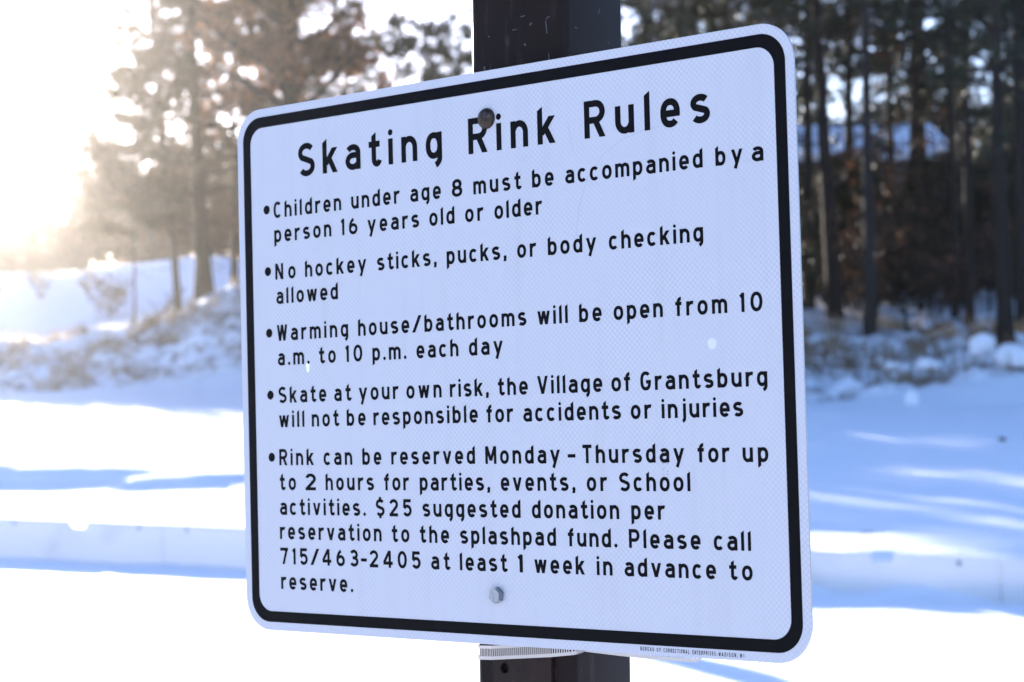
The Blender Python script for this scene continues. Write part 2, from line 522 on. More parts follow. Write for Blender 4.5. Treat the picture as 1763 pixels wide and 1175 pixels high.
    G['O'] = (.71, [ell(.355, .5, .355 - HS, T_ - .5, 2.4)])
    G['A'] = (.82, [S([(.09, 0), (.41, 1)], HZ, HZ), S([(.73, 0), (.41, 1)], HZ, HZ), S([(.18, .30), (.64, .30)])])
    # figures
    D = .68
    dl, dr, dc = HS, D - HS, D / 2
    G['0'] = (.70, [ell(.35, .5, .35 - HS, T_ - .5, 2.15)])
    G['1'] = (.27, [S([(.27 - HS, 0), (.27 - HS, 1)], HZ, HZ), S([(.03, .79), (.24, .93)])])
    G['2'] = (D, [S(arc(dc, .69, dc - HS, T_ - .69, 165, -38, 22) + [(dl + .02, B_ + .02)]), S([(0, B_), (D, B_)])])
    G['3'] = (D, [S(arc(dc - .02, .715, dc - HS - .02, T_ - .715, 155, -80, 20) + [(dc - .12, .52)]), S(arc(dc, .295, dc - HS, .295 - B_, 85, -155, 24))])
    G['4'] = (.76, [S([(.53, 0), (.53, 1)], HZ, HZ), S([(.50, .97), (.07, .30)]), S([(.02, .27), (.76, .27)])])
    G['5'] = (D, [S([(.62, T_), (.13, T_), (.10, .50)]), S([(.09, .47)] + arc(dc - .01, .34, dc - HS, .34 - B_, 120, -152, 26))])
    G['6'] = (D, [ell(dc, .325, dc - HS, .325 - B_, 2.1), S([(dl + .005, .36)] + arc(dl + .44, .40, .44, .53, 180, 108, 14))])
    G['7'] = (D, [S([(0, T_), (D, T_)]), S([(D - .10, .97), (.27, 0)], HZ, HZ)])
    G['8'] = (D, [ell(dc, .295, dc - HS, .295 - B_, 2.1), ell(dc, .715, dc - HS - .04, T_ - .715, 2.1)])
    G['$'] = (D, [ess(D, T_, B_), S([(dc, T_), (dc, 1.13)], HZ, HZ), S([(dc, B_), (dc, -.13)], HZ, HZ)])
    G['/'] = (.62, [S([(.09, 0), (.53, 1)], HZ, HZ)])
    G['-'] = (.36, [S([(0, .41), (.36, .41)])])
    G['.'] = (.20, [dot(.10, .10, .105)])
    G[','] = (.22, [dot(.11, .11, .11), S([(.12, .12), (.11, -.02), (.08, -.12)], HZ, HZ)])
    return G
GL = glyphs()

class Lettering:
    weight = 1.0
    def __init__(self): self.v, self.f = [], []
    def poly(self, pts, lift):
        b = len(self.v)
        self.v += [(x, -lift, z) for x, z in pts]
        self.f.append(list(range(b, b + len(pts))))
    def ribbon(self, pts, half0, c0, c1, lift, fx, loop=False):
        """pts in glyph space -> fx maps to sign space after the outline is made"""
        half = half0 * self.weight
        if loop: pts = pts[:-1]
        n = len(pts)
        L, R = [], []
        for i in range(n):
            if loop:
                a, b_, c = pts[i - 1], pts[i], pts[(i + 1) % n]
            else:
                a, b_, c = pts[max(i - 1, 0)], pts[i], pts[min(i + 1, n - 1)]
            def nrm(p, q):
                dx, dy = q[0] - p[0], q[1] - p[1]
                d = math.hypot(dx, dy) or 1
                return -dy / d, dx / d
            if not loop and i == 0:
                n1 = n2 = nrm(b_, c)
            elif not loop and i == n - 1:
                n1 = n2 = nrm(a, b_)
            else:
                n1, n2 = nrm(a, b_), nrm(b_, c)
            mx, my = n1[0] + n2[0], n1[1] + n2[1]
            d = mx * mx + my * my
            if d < .3: mx, my, d = n1[0], n1[1], 1.0; k = half
            else: k = half * 2 / d
            ox, oy = mx * k, my * k
            cut = c0 if (i == 0 and not loop) else (c1 if (i == n - 1 and not loop) else None)
            if cut:
                cl_ = math.hypot(*cut); ux, uy = cut[0] / cl_, cut[1] / cl_
                dt = ux * n1[0] + uy * n1[1]
                if abs(dt) > .25:
                    k = half / dt; ox, oy = ux * k, uy * k
            L.append((b_[0] + ox, b_[1] + oy)); R.append((b_[0] - ox, b_[1] - oy))
        base = len(self.v)
        for p, q in zip(L, R):
            for s in (p, q):
                x, z = fx(*s); self.v.append((x, -lift, z))
        for i in range(n if loop else n - 1):
            j = (i + 1) % n
            self.f.append((base + 2 * i, base + 2 * i + 1, base + 2 * j + 1, base + 2 * j))
    def word(self, text, u0, u1, v, cap, xs=1.0, slope=0.0):
        ws = [GL[c][0] * xs for c in text]
        gap = (u1 - u0) / cap - sum(ws)
        sq = 1.0
        gap = gap / (len(text) - 1) if len(text) > 1 else 0
        if len(text) == 1 : sq = ((u1 - u0) / cap) / ws[0]
        elif gap < .04:
            sq = ((u1 - u0) / cap - .04 * (len(text) - 1)) / sum(ws); gap = .04
        x = 0.0
        for ch, w in zip(text, ws):
            k = 0
            def fx(gx, gy, x=x):
                return u0 + (x + gx * xs * sq) * cap, v + slope * u0 + gy * cap
            for s in GL[ch][1]:
                lift = .00012 + .00002 * k; k += 1
                if s[0] == "dot":
                    _, cx, cy, r1, r2 = s
                    self.poly([fx(cx + r1 * math.cos(t), cy + r2 * math.sin(t)) for t in [2 * math.pi * i / 20 for i in range(20)]], lift)
                else:
                    pts, c0, c1 = s
                    if c0 == 'loop': self.ribbon(pts, HS, None, None, lift, fx, True)
                    else: self.ribbon(pts, HS, c0, c1, lift, fx)
            x += w * sq + gap
    def disc(self, cx, cz, r, lift=.00012):
        self.poly([(cx + r * math.cos(2 * math.pi * i / 28), cz + r * math.sin(2 * math.pi * i / 28)) for i in range(28)], lift)
    def build(self, name, parent):
        return mesh_obj(name, self.v, self.f, M_BLACK, parent)

LINES = {
'title': (217.8, -.003, [('Skating', -279.8, -60.9), ('Rink', -22.9, 94.3), ('Rules', 132.5, 285.0)]),
'r1a': (174.0, -.0018, [('Children', -322.0, -213.5), ('under', -197.5, -124.6), ('age', -108.3, -64.0), ('8', -48.0, -33.5), ('must', -17.6, 47.0), ('be', 62.5, 90.7), ('accompanied', 106.1, 274.8), ('by', 290.0, 320.8), ('a', 331.4, 344.0)]),
'r1b': (145.2, -.003, [('person', -321.8, -229.9), ('16', -214.4, -189.1), ('years', -173.3, -96.5), ('old', -81.2, -45.5), ('or', -30.1, -5.2), ('older', 10.7, 74.2)]),
'r2a': (101.8, -.0022, [('No', -321.4, -288.5), ('hockey', -272.8, -176.7), ('sticks,', -160.1, -72.2), ('pucks,', -57.7, 25.6), ('or', 40.2, 64.9), ('body', 81.0, 143.2), ('checking', 159.3, 272.9)]),
'r2b': (73.4, -.0022, [('allowed', -320.5, -221.7)]),
'r3a': (30.3, -.002, [('Warming', -320.8, -207.0), ('house', -191.3, -114.5), ('/', -110.1, -96.5), ('bathrooms', -92.1, 49.8), ('will', 64.9, 104.2), ('be', 119.2, 147.4), ('open', 162.8, 222.6), ('from', 237.8, 298.1), ('10', 312.6, 337.9)]),
'r3b': (1.8, -.002, [('a.m.', -320.2, -268.8), ('to', -253.5, -227.3), ('10', -211.8, -186.1), ('p.m.', -170.3, -119.6), ('each', -104.5, -44.6), ('day', -29.4, 17.2)]),
'r4a': (-41.8, -.0016, [('Skate', -320.2, -243.5), ('at', -230.7, -205.0), ('your', -192.4, -133.0), ('own', -120.7, -70.0), ('risk,', -57.8, -3.4), ('the', 9.1, 49.3), ('Village', 62.2, 145.8), ('of', 157.6, 181.0), ('Grantsburg', 193.3, 340.7)]),
'r4b': (-70.1, -.0018, [('will', -320.2, -279.4), ('not', -267.1, -224.9), ('be', -212.0, -183.2), ('responsible', -171.0, -19.7), ('for', -7.5, 28.5), ('accidents', 42.6, 168.1), ('or', 180.6, 205.1), ('injuries', 218.1, 312.6)]),
'r5a': (-114.0, -.0015, [('Rink', -321.2, -265.7), ('can', -249.6, -205.2), ('be', -189.3, -160.7), ('reserved', -145.6, -25.1), ('Monday', -10.4, 89.4), ('-', 99.4, 109.4), ('Thursday', 118.6, 243.2), ('for', 258.9, 295.4), ('up', 310.8, 339.1)]),
'r5b': (-142.4, -.001, [('to', -321.4, -295.2), ('2', -279.6, -263.1), ('hours', -247.4, -172.8), ('for', -157.3, -120.7), ('parties,', -104.4, -4.9), ('events,', 9.9, 108.4), ('or', 123.1, 148.1), ('School', 163.9, 249.2)]),
'r5c': (-170.7, 0.0, [('activities.', -321.9, -186.0), ('$25', -170.4, -117.3), ('suggested', -101.2, 35.3), ('donation', 50.8, 162.4), ('per', 177.7, 217.9)]),
'r5d': (-199.1, -.001, [('reservation', -322.7, -163.1), ('to', -147.5, -121.8), ('the', -106.2, -64.3), ('splashpad', -48.4, 81.2), ('fund.', 96.8, 159.3), ('Please', 173.9, 259.2), ('call', 274.8, 316.8)]),
'r5e': (-227.6, 0.0, [('715', -323.0, -278.6), ('/', -274.1, -260.2), ('463', -255.4, -199.2), ('-', -195.1, -186.1), ('2405', -181.8, -106.0), ('at', -90.6, -64.4), ('least', -49.7, 15.0), ('1', 30.0, 36.4), ('week', 52.2, 117.2), ('in', 132.8, 152.1), ('advance', 167.4, 276.1), ('to', 291.4, 317.6)]),
'r5f': (-256.5, 0.0, [('reserve.', -322.5, -208.0)]),
'maker': (-299.7, -.0073, [('BUREAU', 184.1, 200.4), ('OF', 203.8, 208.7), ('CORRECTIONAL', 212.0, 242.6), ('ENTERPRISES.', 246.1, 274.6), ('MADISON,', 276.6, 298.3), ('WI', 300.8, 305.3)]),
}

def build_sign():
    root = thing("rules_sign", (0, 0, 0), "white rectangular skating rink rules sign with a black border, bolted to the dark pole", "sign")
    root.matrix_world = SM
    # panel
    r = .0381
    TH = .0021
    pts = rrect(SW, SH, r)
    n = len(pts)
    V = [(x, 0, z) for x, z in pts] + [(x, TH, z) for x, z in pts]
    F = [list(range(n)), list(range(2 * n - 1, n - 1, -1))] + [(i, n + i, n + (i + 1) % n, (i + 1) % n) for i in range(n)]
    mesh_obj("panel", V, F, None, root, mats=[M_SHEET, M_ALU], midx=[0, 1] + [1] * n)
    # border ring
    o = rrect(SW - 2 * .0096, SH - 2 * .0096, r - .0096)
    i_ = rrect(SW - 2 * .0222, SH - 2 * .0222, r - .0222 + .004)
    V = [(x, -.0001, z) for x, z in o] + [(x, -.0001, z) for x, z in i_]
    F = [(i, (i + 1) % n, n + (i + 1) % n, n + i) for i in range(n)]
    mesh_obj("border", V, F, M_BLACK, root)
    # lettering
    def add(L, keys, cap, xs=1.0):
        for k in keys:
            v, sl, ws = LINES[k]
            for w, a, b in ws:
                L.word(w, a / 1000, b / 1000, v / 1000, cap, xs, sl)
    v, sl, ws = LINES['title']
    for w, a, b in ws:
        L = Lettering(); L.weight = 1.09; L.word(w, a / 1000, b / 1000, v / 1000, .0381, 1.0, sl); L.build("title_word", root)
    bul = [185.3, 112.9, 40.8, -31.6, -104.0]
    for i, ks in enumerate((['r1a', 'r1b'], ['r2a', 'r2b'], ['r3a', 'r3b'], ['r4a', 'r4b'], ['r5a', 'r5b', 'r5c', 'r5d', 'r5e', 'r5f'])):
        L = Lettering(); L.weight = 1.15; add(L, ks, .0187); L.disc(-.3338, bul[i] / 1000, .0053); L.build("rule_text", root)
    L = Lettering(); L.weight = 1.2; add(L, ['maker'], .0039, .62); L.build("maker_text", root)
    # carriage bolt: low dome
    bm = bmesh.new()
    segs, rings, R, Hh = 32, 8, .0112, .0072
    prev = None
    top = bm.verts.new((0, -Hh, 0))
    allr = []
    for k in range(1, rings + 1):
        a = math.pi / 2 * k / rings
        rr, hh = R * math.sin(a), Hh * math.cos(a) ** .9 if k < rings else 0
        allr.append([bm.verts.new((rr * math.cos(2 * math.pi * j / segs), -max(hh, 0) if k < rings else .0004, rr * math.sin(2 * math.pi * j / segs))) for j in range(segs)])
    for j in range(segs):
        bm.faces.new((top, allr[0][j], allr[0][(j + 1) % segs]))
        for k in range(rings - 1):
            bm.faces.new((allr[k][j], allr[k + 1][j], allr[k + 1][(j + 1) % segs], allr[k][(j + 1) % segs]))
    b = bm_obj("carriage_bolt", bm, M_RUST, root, True)
    b.location = (.0032, 0, .2535)
    # hex bolt with washer face, head marks
    bm = bmesh.new()
    R, Hh = .0088, .0062
    a0 = math.radians(22)
    lo = [bm.verts.new((R * math.cos(a0 + math.pi / 3 * j), .0003, R * math.sin(a0 + math.pi / 3 * j))) for j in range(6)]
    hi = [bm.verts.new((R * math.cos(a0 + math.pi / 3 * j), -Hh, R * math.sin(a0 + math.pi / 3 * j))) for j in range(6)]
    for j in range(6): bm.faces.new((lo[j], lo[(j + 1) % 6], hi[(j + 1) % 6], hi[j]))
    bm.faces.new(hi)
    bmesh.ops.bevel(bm, geom=[e for e in bm.edges if all(v in hi for v in e.verts)], offset=.0011, segments=2, affect='EDGES')
    b = bm_obj("hex_bolt", bm, M_ZINC, root)
    b.location = (.0016, 0, -.2525)
    bm = bmesh.new()
    for a, l0, l1 in ((20, .001, .006), (140, .001, .0055), (255, .001, .006), (200, .003, .006)):
        a = math.radians(a)
        d = Vector((math.cos(a), 0, math.sin(a))); p = Vector((-d.z, 0, d.x)) * .0003
        vs = [bm.verts.new(d * l + p * s + Vector((0, -Hh - y, 0))) for l in (l0, l1) for s in (-1, 1) for y in (0, .0004)]
        bmesh.ops.convex_hull(bm, input=vs)
    bm_obj("head_mark", bm, M_ZINC, b)
    # fine scratches in the film and two pale rubbed spots
    m_scr = mat_plain("scratch", (.38, .38, .45), .5)
    m_chip = mat_plain("pale_chip", (.92, .92, .92), .4)
    def scratch(pts, w):
        V, F = [], []
        for i, (x, z) in enumerate(pts):
            a, b_ = pts[max(i - 1, 0)], pts[min(i + 1, len(pts) - 1)]
            dx, dz = b_[0] - a[0], b_[1] - a[1]; d = math.hypot(dx, dz)
            V += [(x - dz / d * w, -.00006, z + dx / d * w), (x + dz / d * w, -.00006, z - dx / d * w)]
            if i: F.append((2 * i - 2, 2 * i - 1, 2 * i + 1, 2 * i))
        mesh_obj("scratch", V, F, m_scr, root)
    c = [(.118, .118), (.123, .150), (.135, .178), (.155, .199), (.180, .212), (.206, .218), (.225, .220)]
    scratch(c, .00035)
    scratch([(.111, .238), (.114, .220), (.118, .205)], .0003)
    L = Lettering(); L.poly([(-.2719 + .0026 * math.cos(t) * (1 + .2 * math.sin(3 * t)), -.0012 + .0062 * math.sin(t)) for t in np.linspace(0, 6.28, 16)[:-1]], .00007)
    mesh_obj("rubbed_spot", L.v, L.f, m_chip, root)
    L = Lettering(); L.poly([(.2796 + .0052 * math.cos(t) * (1 + .1 * math.sin(3 * t)), .0009 + .0055 * math.sin(t)) for t in np.linspace(0, 6.28, 16)[:-1]], .00007)
    mesh_obj("rubbed_spot", L.v, L.f, mat_plain("pale_smudge", (.60, .60, .62), .4), root)
    # faint sheeting batch stamps: columns of tiny ticks
    m_st = mat_plain("faint_stamp", (.27, .27, .33), .5)
    for (cx, cz) in ((.2205, -.127), (-.2725, -.122)):
        L = Lettering()
        for q in range(2):
            for k in range(9):
                if rnd.random() < .2: continue
                x, z = cx - .0025 + q * .005, cz + .012 - k * .0027
                w, h = .0011, .0004
                L.poly([(x - w, z - h), (x + w, z - h), (x + w, z + h), (x - w, z + h)], .00006)
        mesh_obj("film_stamp", L.v, L.f, m_st, root)
    return root
build_sign()

# ------------------------------------------------------------------ light pole behind the sign
# square steel tube with rounded corners; TT runs along its left face, NN points out of that face
_a = math.radians(33)
TT, NN = Vector((math.cos(_a), -math.sin(_a))), Vector((-math.sin(_a), -math.cos(_a)))
_c = CAM + RGT * .0427 + FWD * 2.150
POLE = Vector((_c.x, _c.y))
PS, PR = .1226, .008
BAR_W, BAR_T = .0725, .005
def loc2(t, n): 
    p = TT * t + NN * n
    return (p.x, p.y)
def tube_outline(s, r, seg=7):
    out = []
    for ct, cn, a0 in ((1, 1, 0), (-1, 1, 90), (-1, -1, 180), (1, -1, 270)):
        for i in range(seg + 1):
            an = math.radians(a0 + 90 * i / seg)
            out.append((ct * (s / 2 - r) + r * math.cos(an), cn * (s / 2 - r) + r * math.sin(an)))
    return out
def build_pole():
    root = thing("light_pole", (POLE.x, POLE.y, 0), "dark bronze square steel pole standing right behind the rules sign", "pole")
    o2 = tube_outline(PS, PR)
    n = len(o2)
    zs = [.02, .8, 1.2, 1.6, 2.2, 3.5, 6.0]
    V, F = [], []
    for z in zs:
        V += [(*loc2(*p), z) for p in o2]
    for i in range(len(zs) - 1):
        for j in range(n):
            F.append((i * n + j, i * n + (j + 1) % n, (i + 1) * n + (j + 1) % n, (i + 1) * n + j))
    F.append([(len(zs) - 1) * n + j for j in range(n)])
    F.append([j for j in reversed(range(n))])
    me_o = mesh_obj("shaft", V, F, M_POLE, root)
    for p in me_o.data.polygons:
        p.use_smooth = len(p.vertices) == 4
    # scuffs in the paint, on the left face and on the right face
    m_sc = mat_plain("paint_scuff", (.055, .052, .054), .6)
    def scuff(face, pts, w):
        # pts in (along, z) with w width; face 0 = left, 1 = right
        V, F = [], []
        for i, (t, z) in enumerate(pts):
            a, b_ = pts[max(i - 1, 0)], pts[min(i + 1, len(pts) - 1)]
            dx, dz = b_[0] - a[0], b_[1] - a[1]; d = math.hypot(dx, dz)
            for sg in (1, -1):
                tt, zz_ = t - sg * dz / d * w, z + sg * dx / d * w
                q = loc2(tt, PS / 2 + .00015) if face == 0 else loc2(PS / 2 + .00015, -tt)
                V.append((*q, zz_))
            if i: F.append((2 * i - 2, 2 * i - 1, 2 * i + 1, 2 * i))
        mesh_obj("paint_scuff", V, F, m_sc, root)
    zt = EYE + .34
    k = .00062
    for face, px0, py0, pts, w in (
        (0, 942, 40, [(0, 14), (-1, 2), (-2, -8)], .0006), (0, 944, 27, [(-3, 3), (0, -2), (3, -1)], .0006),
        (0, 900, 25, [(-4, 0), (4, -1)], .0006), (0, 886, 48, [(-4, 0), (4, 0)], .0005),
        (0, 914, 38, [(-2, 2), (2, -2)], .0009), (0, 904, 74, [(-1, 1), (1, -1)], .0016),
        (0, 834, 115, [(0, -3), (0, 4)], .0011), (0, 841, 60, [(0, -1), (1, 1)], .0010), (0, 945, 95, [(0, -6), (1, 6)], .0006),
        (1, 1032, 16, [(3, -5), (-2, 5)], .0007), (1, 992, 44, [(-4, 0), (6, 1)], .0005), (1, 1048, 70, [(-1, -2), (1, 3)], .0005)):
        c = TT if face == 0 else -NN
        # horizontal place on the face from the photo column
        if face == 0:
            base = Vector((POLE.x, POLE.y)) + NN * PS / 2
        else:
            base = Vector((POLE.x, POLE.y)) + TT * PS / 2
        kx = (px0 - 881.5 + .0122 * (587 - py0)) / FPX
        sft = (kx * base.y - base.x) / (c.x - kx * c.y)
        zc = zpix(px0, py0, base.y + c.y * sft)
        scuff(face, [(sft + x * k * 1.15, zc - y * k) for x, y in pts], w)
    bm = bmesh.new()
    bmesh.ops.create_cube(bm, size=1, matrix=Matrix.Rotation(-_a, 4, 'Z') @ Matrix.Translation((0, 0, .012)) @ Matrix.Diagonal((.28, .28, .024, 1)))
    bm_obj("base_plate", bm, M_POLE, root)
    for sx in (-1, 1):
        for sy in (-1, 1):
            bm = bmesh.new()
            bmesh.ops.create_cone(bm, cap_ends=True, segments=6, radius1=.018, radius2=.018, depth=.03, matrix=Matrix.Rotation(-_a, 4, 'Z') @ Matrix.Translation((sx * .105, sy * .105, .04)))
            bm_obj("anchor_nut", bm, M_ZINC, root)
    bm = bmesh.new()
    bmesh.ops.create_cube(bm, size=1, matrix=Matrix.Translation((0, .25, 6.05)) @ Matrix.Diagonal((.32, .7, .14, 1)))
    bmesh.ops.bevel(bm, geom=bm.edges[:], offset=.04, segments=3, affect='EDGES')
    bm_obj("lamp_head", bm, M_POLE, root)
    return root
build_pole()

def mat_rust_bar():
    n = NT("rusty_bar")
    k = n.noise(n.mapped((1, 1, .4)), 26, 5, .7)
    col = n.ramp(k, [(.30, (.010, .0065, .006)), (.55, (.024, .013, .010)), (.72, (.055, .036, .030))])
    n.bump(n.noise(n.coord(), 120, 3, .6), .15, .001)
    return n.set(Base_Color=col, Roughness=.55, Specular_IOR_Level=.15)
def build_bracket():
    root = thing("sign_bracket", (POLE.x, POLE.y, 1.6), "brown flat steel bar with a drilled hole, strapped to the pole face behind the sign", "bracket")
    ztop, zbot = .34, -.46
    n0, n1 = PS / 2 + .0008, PS / 2 + .0008 + BAR_T
    # bar built round a real drilled hole
    fx = (869 - 881.5 + .0122 * (587 - 1148)) / FPX
    base = Vector((POLE.x, POLE.y)) + NN * n1
    ht = (fx * base.y - base.x) / (TT.x - fx * TT.y)
    hz = zpix(869, 1148, base.y + TT.y * ht) - 1.6
    hr, N = .0055, 24
    hw = BAR_W / 2
    V, F = [], []
    def add(t, n_, z):
        V.append((*loc2(t, n_), z)); return len(V) - 1
    s = min(.010, ht + hw - .001)
    for nn, flip in ((n1, False), (n0, True)):
        ring = [add(ht + hr * math.cos(2 * math.pi * i / N), nn, hz + hr * math.sin(2 * math.pi * i / N)) for i in range(N)]
        sq = []
        for i in range(N):
            an = 2 * math.pi * i / N
            c_, s_ = math.cos(an), math.sin(an)
            m_ = max(abs(c_), abs(s_))
            sq.append(add(ht + s * c_ / m_, nn, hz + s * s_ / m_))
        for i in range(N):
            j = (i + 1) % N
            q = (ring[i], sq[i], sq[j], ring[j])
            F.append(q[::-1] if flip else q)
        ts = [-hw, ht - s, ht + s, hw]; zz_ = [zbot, hz - s, hz + s, ztop]
        for a in range(3):
            for b_ in range(3):
                if a == 1 and b_ == 1: continue
                q = [add(ts[a], nn, zz_[b_]), add(ts[a + 1], nn, zz_[b_]), add(ts[a + 1], nn, zz_[b_ + 1]), add(ts[a], nn, zz_[b_ + 1])]
                F.append(q[::-1] if flip else q)
        if nn == n1: r1 = ring
        else:
            for i in range(N):
                j = (i + 1) % N
                F.append((r1[i], r1[j], ring[j], ring[i]))
    for (ta, tb) in ((-hw, -hw), (hw, hw)):
        F.append([add(ta, n0, zbot), add(ta, n1, zbot), add(ta, n1, ztop), add(ta, n0, ztop)])
    for z in (zbot, ztop):
        F.append([add(-hw, n0, z), add(hw, n0, z), add(hw, n1, z), add(-hw, n1, z)])
    mesh_obj("bar", V, F, mat_rust_bar(), root)
    # two spacer nuts on the sign bolts
    for v in (.2535, -.2525):
        p = SM @ Vector((.002, .012, v))
        bm = bmesh.new()
        bmesh.ops.create_cone(bm, cap_ends=True, segments=6, radius1=.0095, radius2=.0095, depth=.018)
        o = bm_obj("bolt_nut", bm, M_ZINC, root)
        o.matrix_world = Matrix.Translation(p - root.location) @ (SM.to_3x3() @ Vector((0, 1, 0))).to_track_quat('Z', 'Y').to_matrix().to_4x4()
    return root
build_bracket()

def hull(pts):
    pts = sorted(set((round(x, 6), round(y, 6)) for x, y in pts))
    def half(ps):
        h = []
        for p in ps:
            while len(h) > 1 and (h[-1][0] - h[-2][0]) * (p[1] - h[-2][1]) - (h[-1][1] - h[-2][1]) * (p[0] - h[-2][0]) <= 0: h.pop()
            h.append(p)
        return h
    lo, up = half(pts), half(pts[::-1])
    return lo[:-1] + up[:-1]
def build_clamp():
    root = thing("band_clamp", (POLE.x, POLE.y, 0), "slotted stainless steel band clamped round the dark pole just under the rules sign", "clamp")
    hgt = .0150
    tilt = .115
    near = POLE + NN * (PS / 2 + BAR_T)
    zc = zpix(903, 1131, near.y) - tilt * (near.x - POLE.x)
    e = .0015
    t0, n1 = BAR_W / 2, PS / 2 + .0008 + BAR_T
    o2 = [(x * (1 + 2 * e / PS), y * (1 + 2 * e / PS)) for x, y in tube_outline(PS, PR)]
    o2 += [(-t0 - e * .4, n1 + e), (t0 + e * .4, n1 + e)]
    H2 = hull(o2)
    P = [Vector(loc2(*p)) for p in H2]
    loop = []
    for i in range(len(P)):
        a, b = P[i], P[(i + 1) % len(P)]
        k = max(1, round((b - a).length / .00125))
        for j in range(k): loop.append(a.lerp(b, j / k))
    V, F = [], []
    n = len(loop)
    hs = (0, .0036, hgt - .0032, hgt)
    for p in loop:
        for h in hs: V.append((p.x, p.y, zc + tilt * p.x + h))
    for i in range(n):
        j = (i + 1) % n
        for k in range(3):
            if k == 1 and i % 2 == 1: continue          # open slot
            F.append((i * 4 + k, j * 4 + k, j * 4 + k + 1, i * 4 + k + 1))
    o = mesh_obj("band", V, F, M_STEEL, root)
    # loose tail springing off to the right behind the sign
    V, F = [], []
    s0 = Vector(loc2(PS / 2 + .001, PS / 2 - .02))
    dy = POLE.y - .055
    endx = (1206 - 881.5 + .0122 * (587 - 1137)) / FPX * dy - POLE.x
    e0 = Vector((endx, -.055))
    zs_, ze_ = zc + tilt * s0.x, zpix(1204, 1139, dy)
    N = 64
    for i in range(N + 1):
        t = i / N
        p = s0.lerp(e0, t) + Vector((0, -.010 * math.sin(math.pi * t)))
        zb = zs_ + (ze_ - zs_) * t
        re = .0045 * max(0, (t - .95) / .05) ** 2
        for h in (re, .0036, hgt - .0032, hgt - re): V.append((p.x, p.y, zb + h))
    for i in range(N):
        for k in range(3):
            if k == 1 and i % 2 == 1 and i < N - 1: continue
            F.append((i * 4 + k, i * 4 + 4 + k, i * 4 + 5 + k, i * 4 + 1 + k))
    mesh_obj("loose_tail", V, F, M_STEEL, root)
    bm = bmesh.new()
    q = Vector((*loc2(PS / 2 + .009, 0), zc + tilt * .05 + hgt / 2))
    bmesh.ops.create_cone(bm, cap_ends=True, segments=20, radius1=.007, radius2=.007, depth=.03, matrix=Matrix.Translation(q) @ Matrix.Rotation(math.atan2(NN.y, NN.x), 4, 'Z') @ Matrix.Rotation(math.pi / 2, 4, 'Y'))
    bm_obj("screw_housing", bm, M_STEEL, root)
    return root
build_clamp()

# ------------------------------------------------------------------ rink boards
BA, BB = Vector((-5.95, 22.95)), Vector((4.18, 16.1))
BDIR = (BB - BA).normalized()
BNRM = Vector((BDIR.y, -BDIR.x))         # towards the camera
def on_board(px):
    # point on the board line seen at photo column px
    k = (px - 881.5) / FPX
    # BA + s*BDIR = (k d, d)
    s = (k * BA.y - BA.x) / (BDIR.x - k * BDIR.y)
    p = BA + BDIR * s
    return p, s
def build_boards():
    notches = [(on_board(133)[1], .145), (on_board(1512)[1], .115)]
    root = thing("rink_boards", (BA.x, BA.y, 0), "long low white plastic rink board wall half buried in snow behind the sign", "rink wall")
    ang = math.atan2(BDIR.y, BDIR.x)
    root.rotation_euler = (0, 0, ang)
    Ltot = (BB - BA).length
    seam = (Vector((-3.80, 21.5)) - BA).dot(BDIR)
    PL = 4.70
    rng = random.Random(5)
    k = -2
    s = seam + PL * k
    while s < Ltot + PL * 1.2:
        s0, s1 = s + .006, s + PL - .006
        bm = bmesh.new()
        NS = 12
        def top(q): return .45 - .10 * (q / Ltot)
        rows = []
        off = rng.uniform(-.012, .012)
        qs = [(s0 + (s1 - s0) * i / NS, 0) for i in range(NS + 1)]
        for c, w in notches:
            if s0 < c - w and c + w < s1:
                qs = [q for q in qs if abs(q[0] - c) > w + .02]
                qs += [(c - w, 0), (c - w + .006, .045), (c - w + .02, .075), (c - w + .05, .085), (c + w - .05, .085), (c + w - .02, .075), (c + w - .006, .045), (c + w, 0)]
        qs.sort()
        NQ = len(qs) - 1
        for q, cut in qs:
            tz = top(q) + off * .6 - cut
            rows.append([bm.verts.new((q, -.022 + off * .3, -.25)), bm.verts.new((q, -.022 + off * .3, tz)), bm.verts.new((q, .022 + off * .3, tz)), bm.verts.new((q, .022 + off * .3, -.25))])
        for i in range(NQ):
            for a in range(4):
                b = (a + 1) % 4
                bm.faces.new((rows[i][a], rows[i + 1][a], rows[i + 1][b], rows[i][b]))
        bm.faces.new(rows[0]); bm.faces.new(rows[-1][::-1])
        bmesh.ops.recalc_face_normals(bm, faces=bm.faces[:])
        es = [e for e in bm.edges if all(v.co.z > .1 for v in e.verts) and abs(e.verts[0].co.y - e.verts[1].co.y) < .01 and abs(e.verts[0].co.x - e.verts[1].co.x) > .05]
        bmesh.ops.bevel(bm, geom=es, offset=.012, segments=3, affect='EDGES')
        pn = bm_obj("board_panel", bm, M_BOARD, root)
        for q in (s0 + .35, s0 + PL / 2, s1 - .35):
            bm = bmesh.new()
            bmesh.ops.create_uvsphere(bm, u_segments=12, v_segments=8, radius=.022, matrix=Matrix.Translation((q, -.022 + off * .3, top(q) - .05)) @ Matrix.Diagonal((1, .5, 1, 1)))
            bm_obj("board_bolt", bm, M_ZINC, pn, True)
        s += PL
    return root
build_boards()

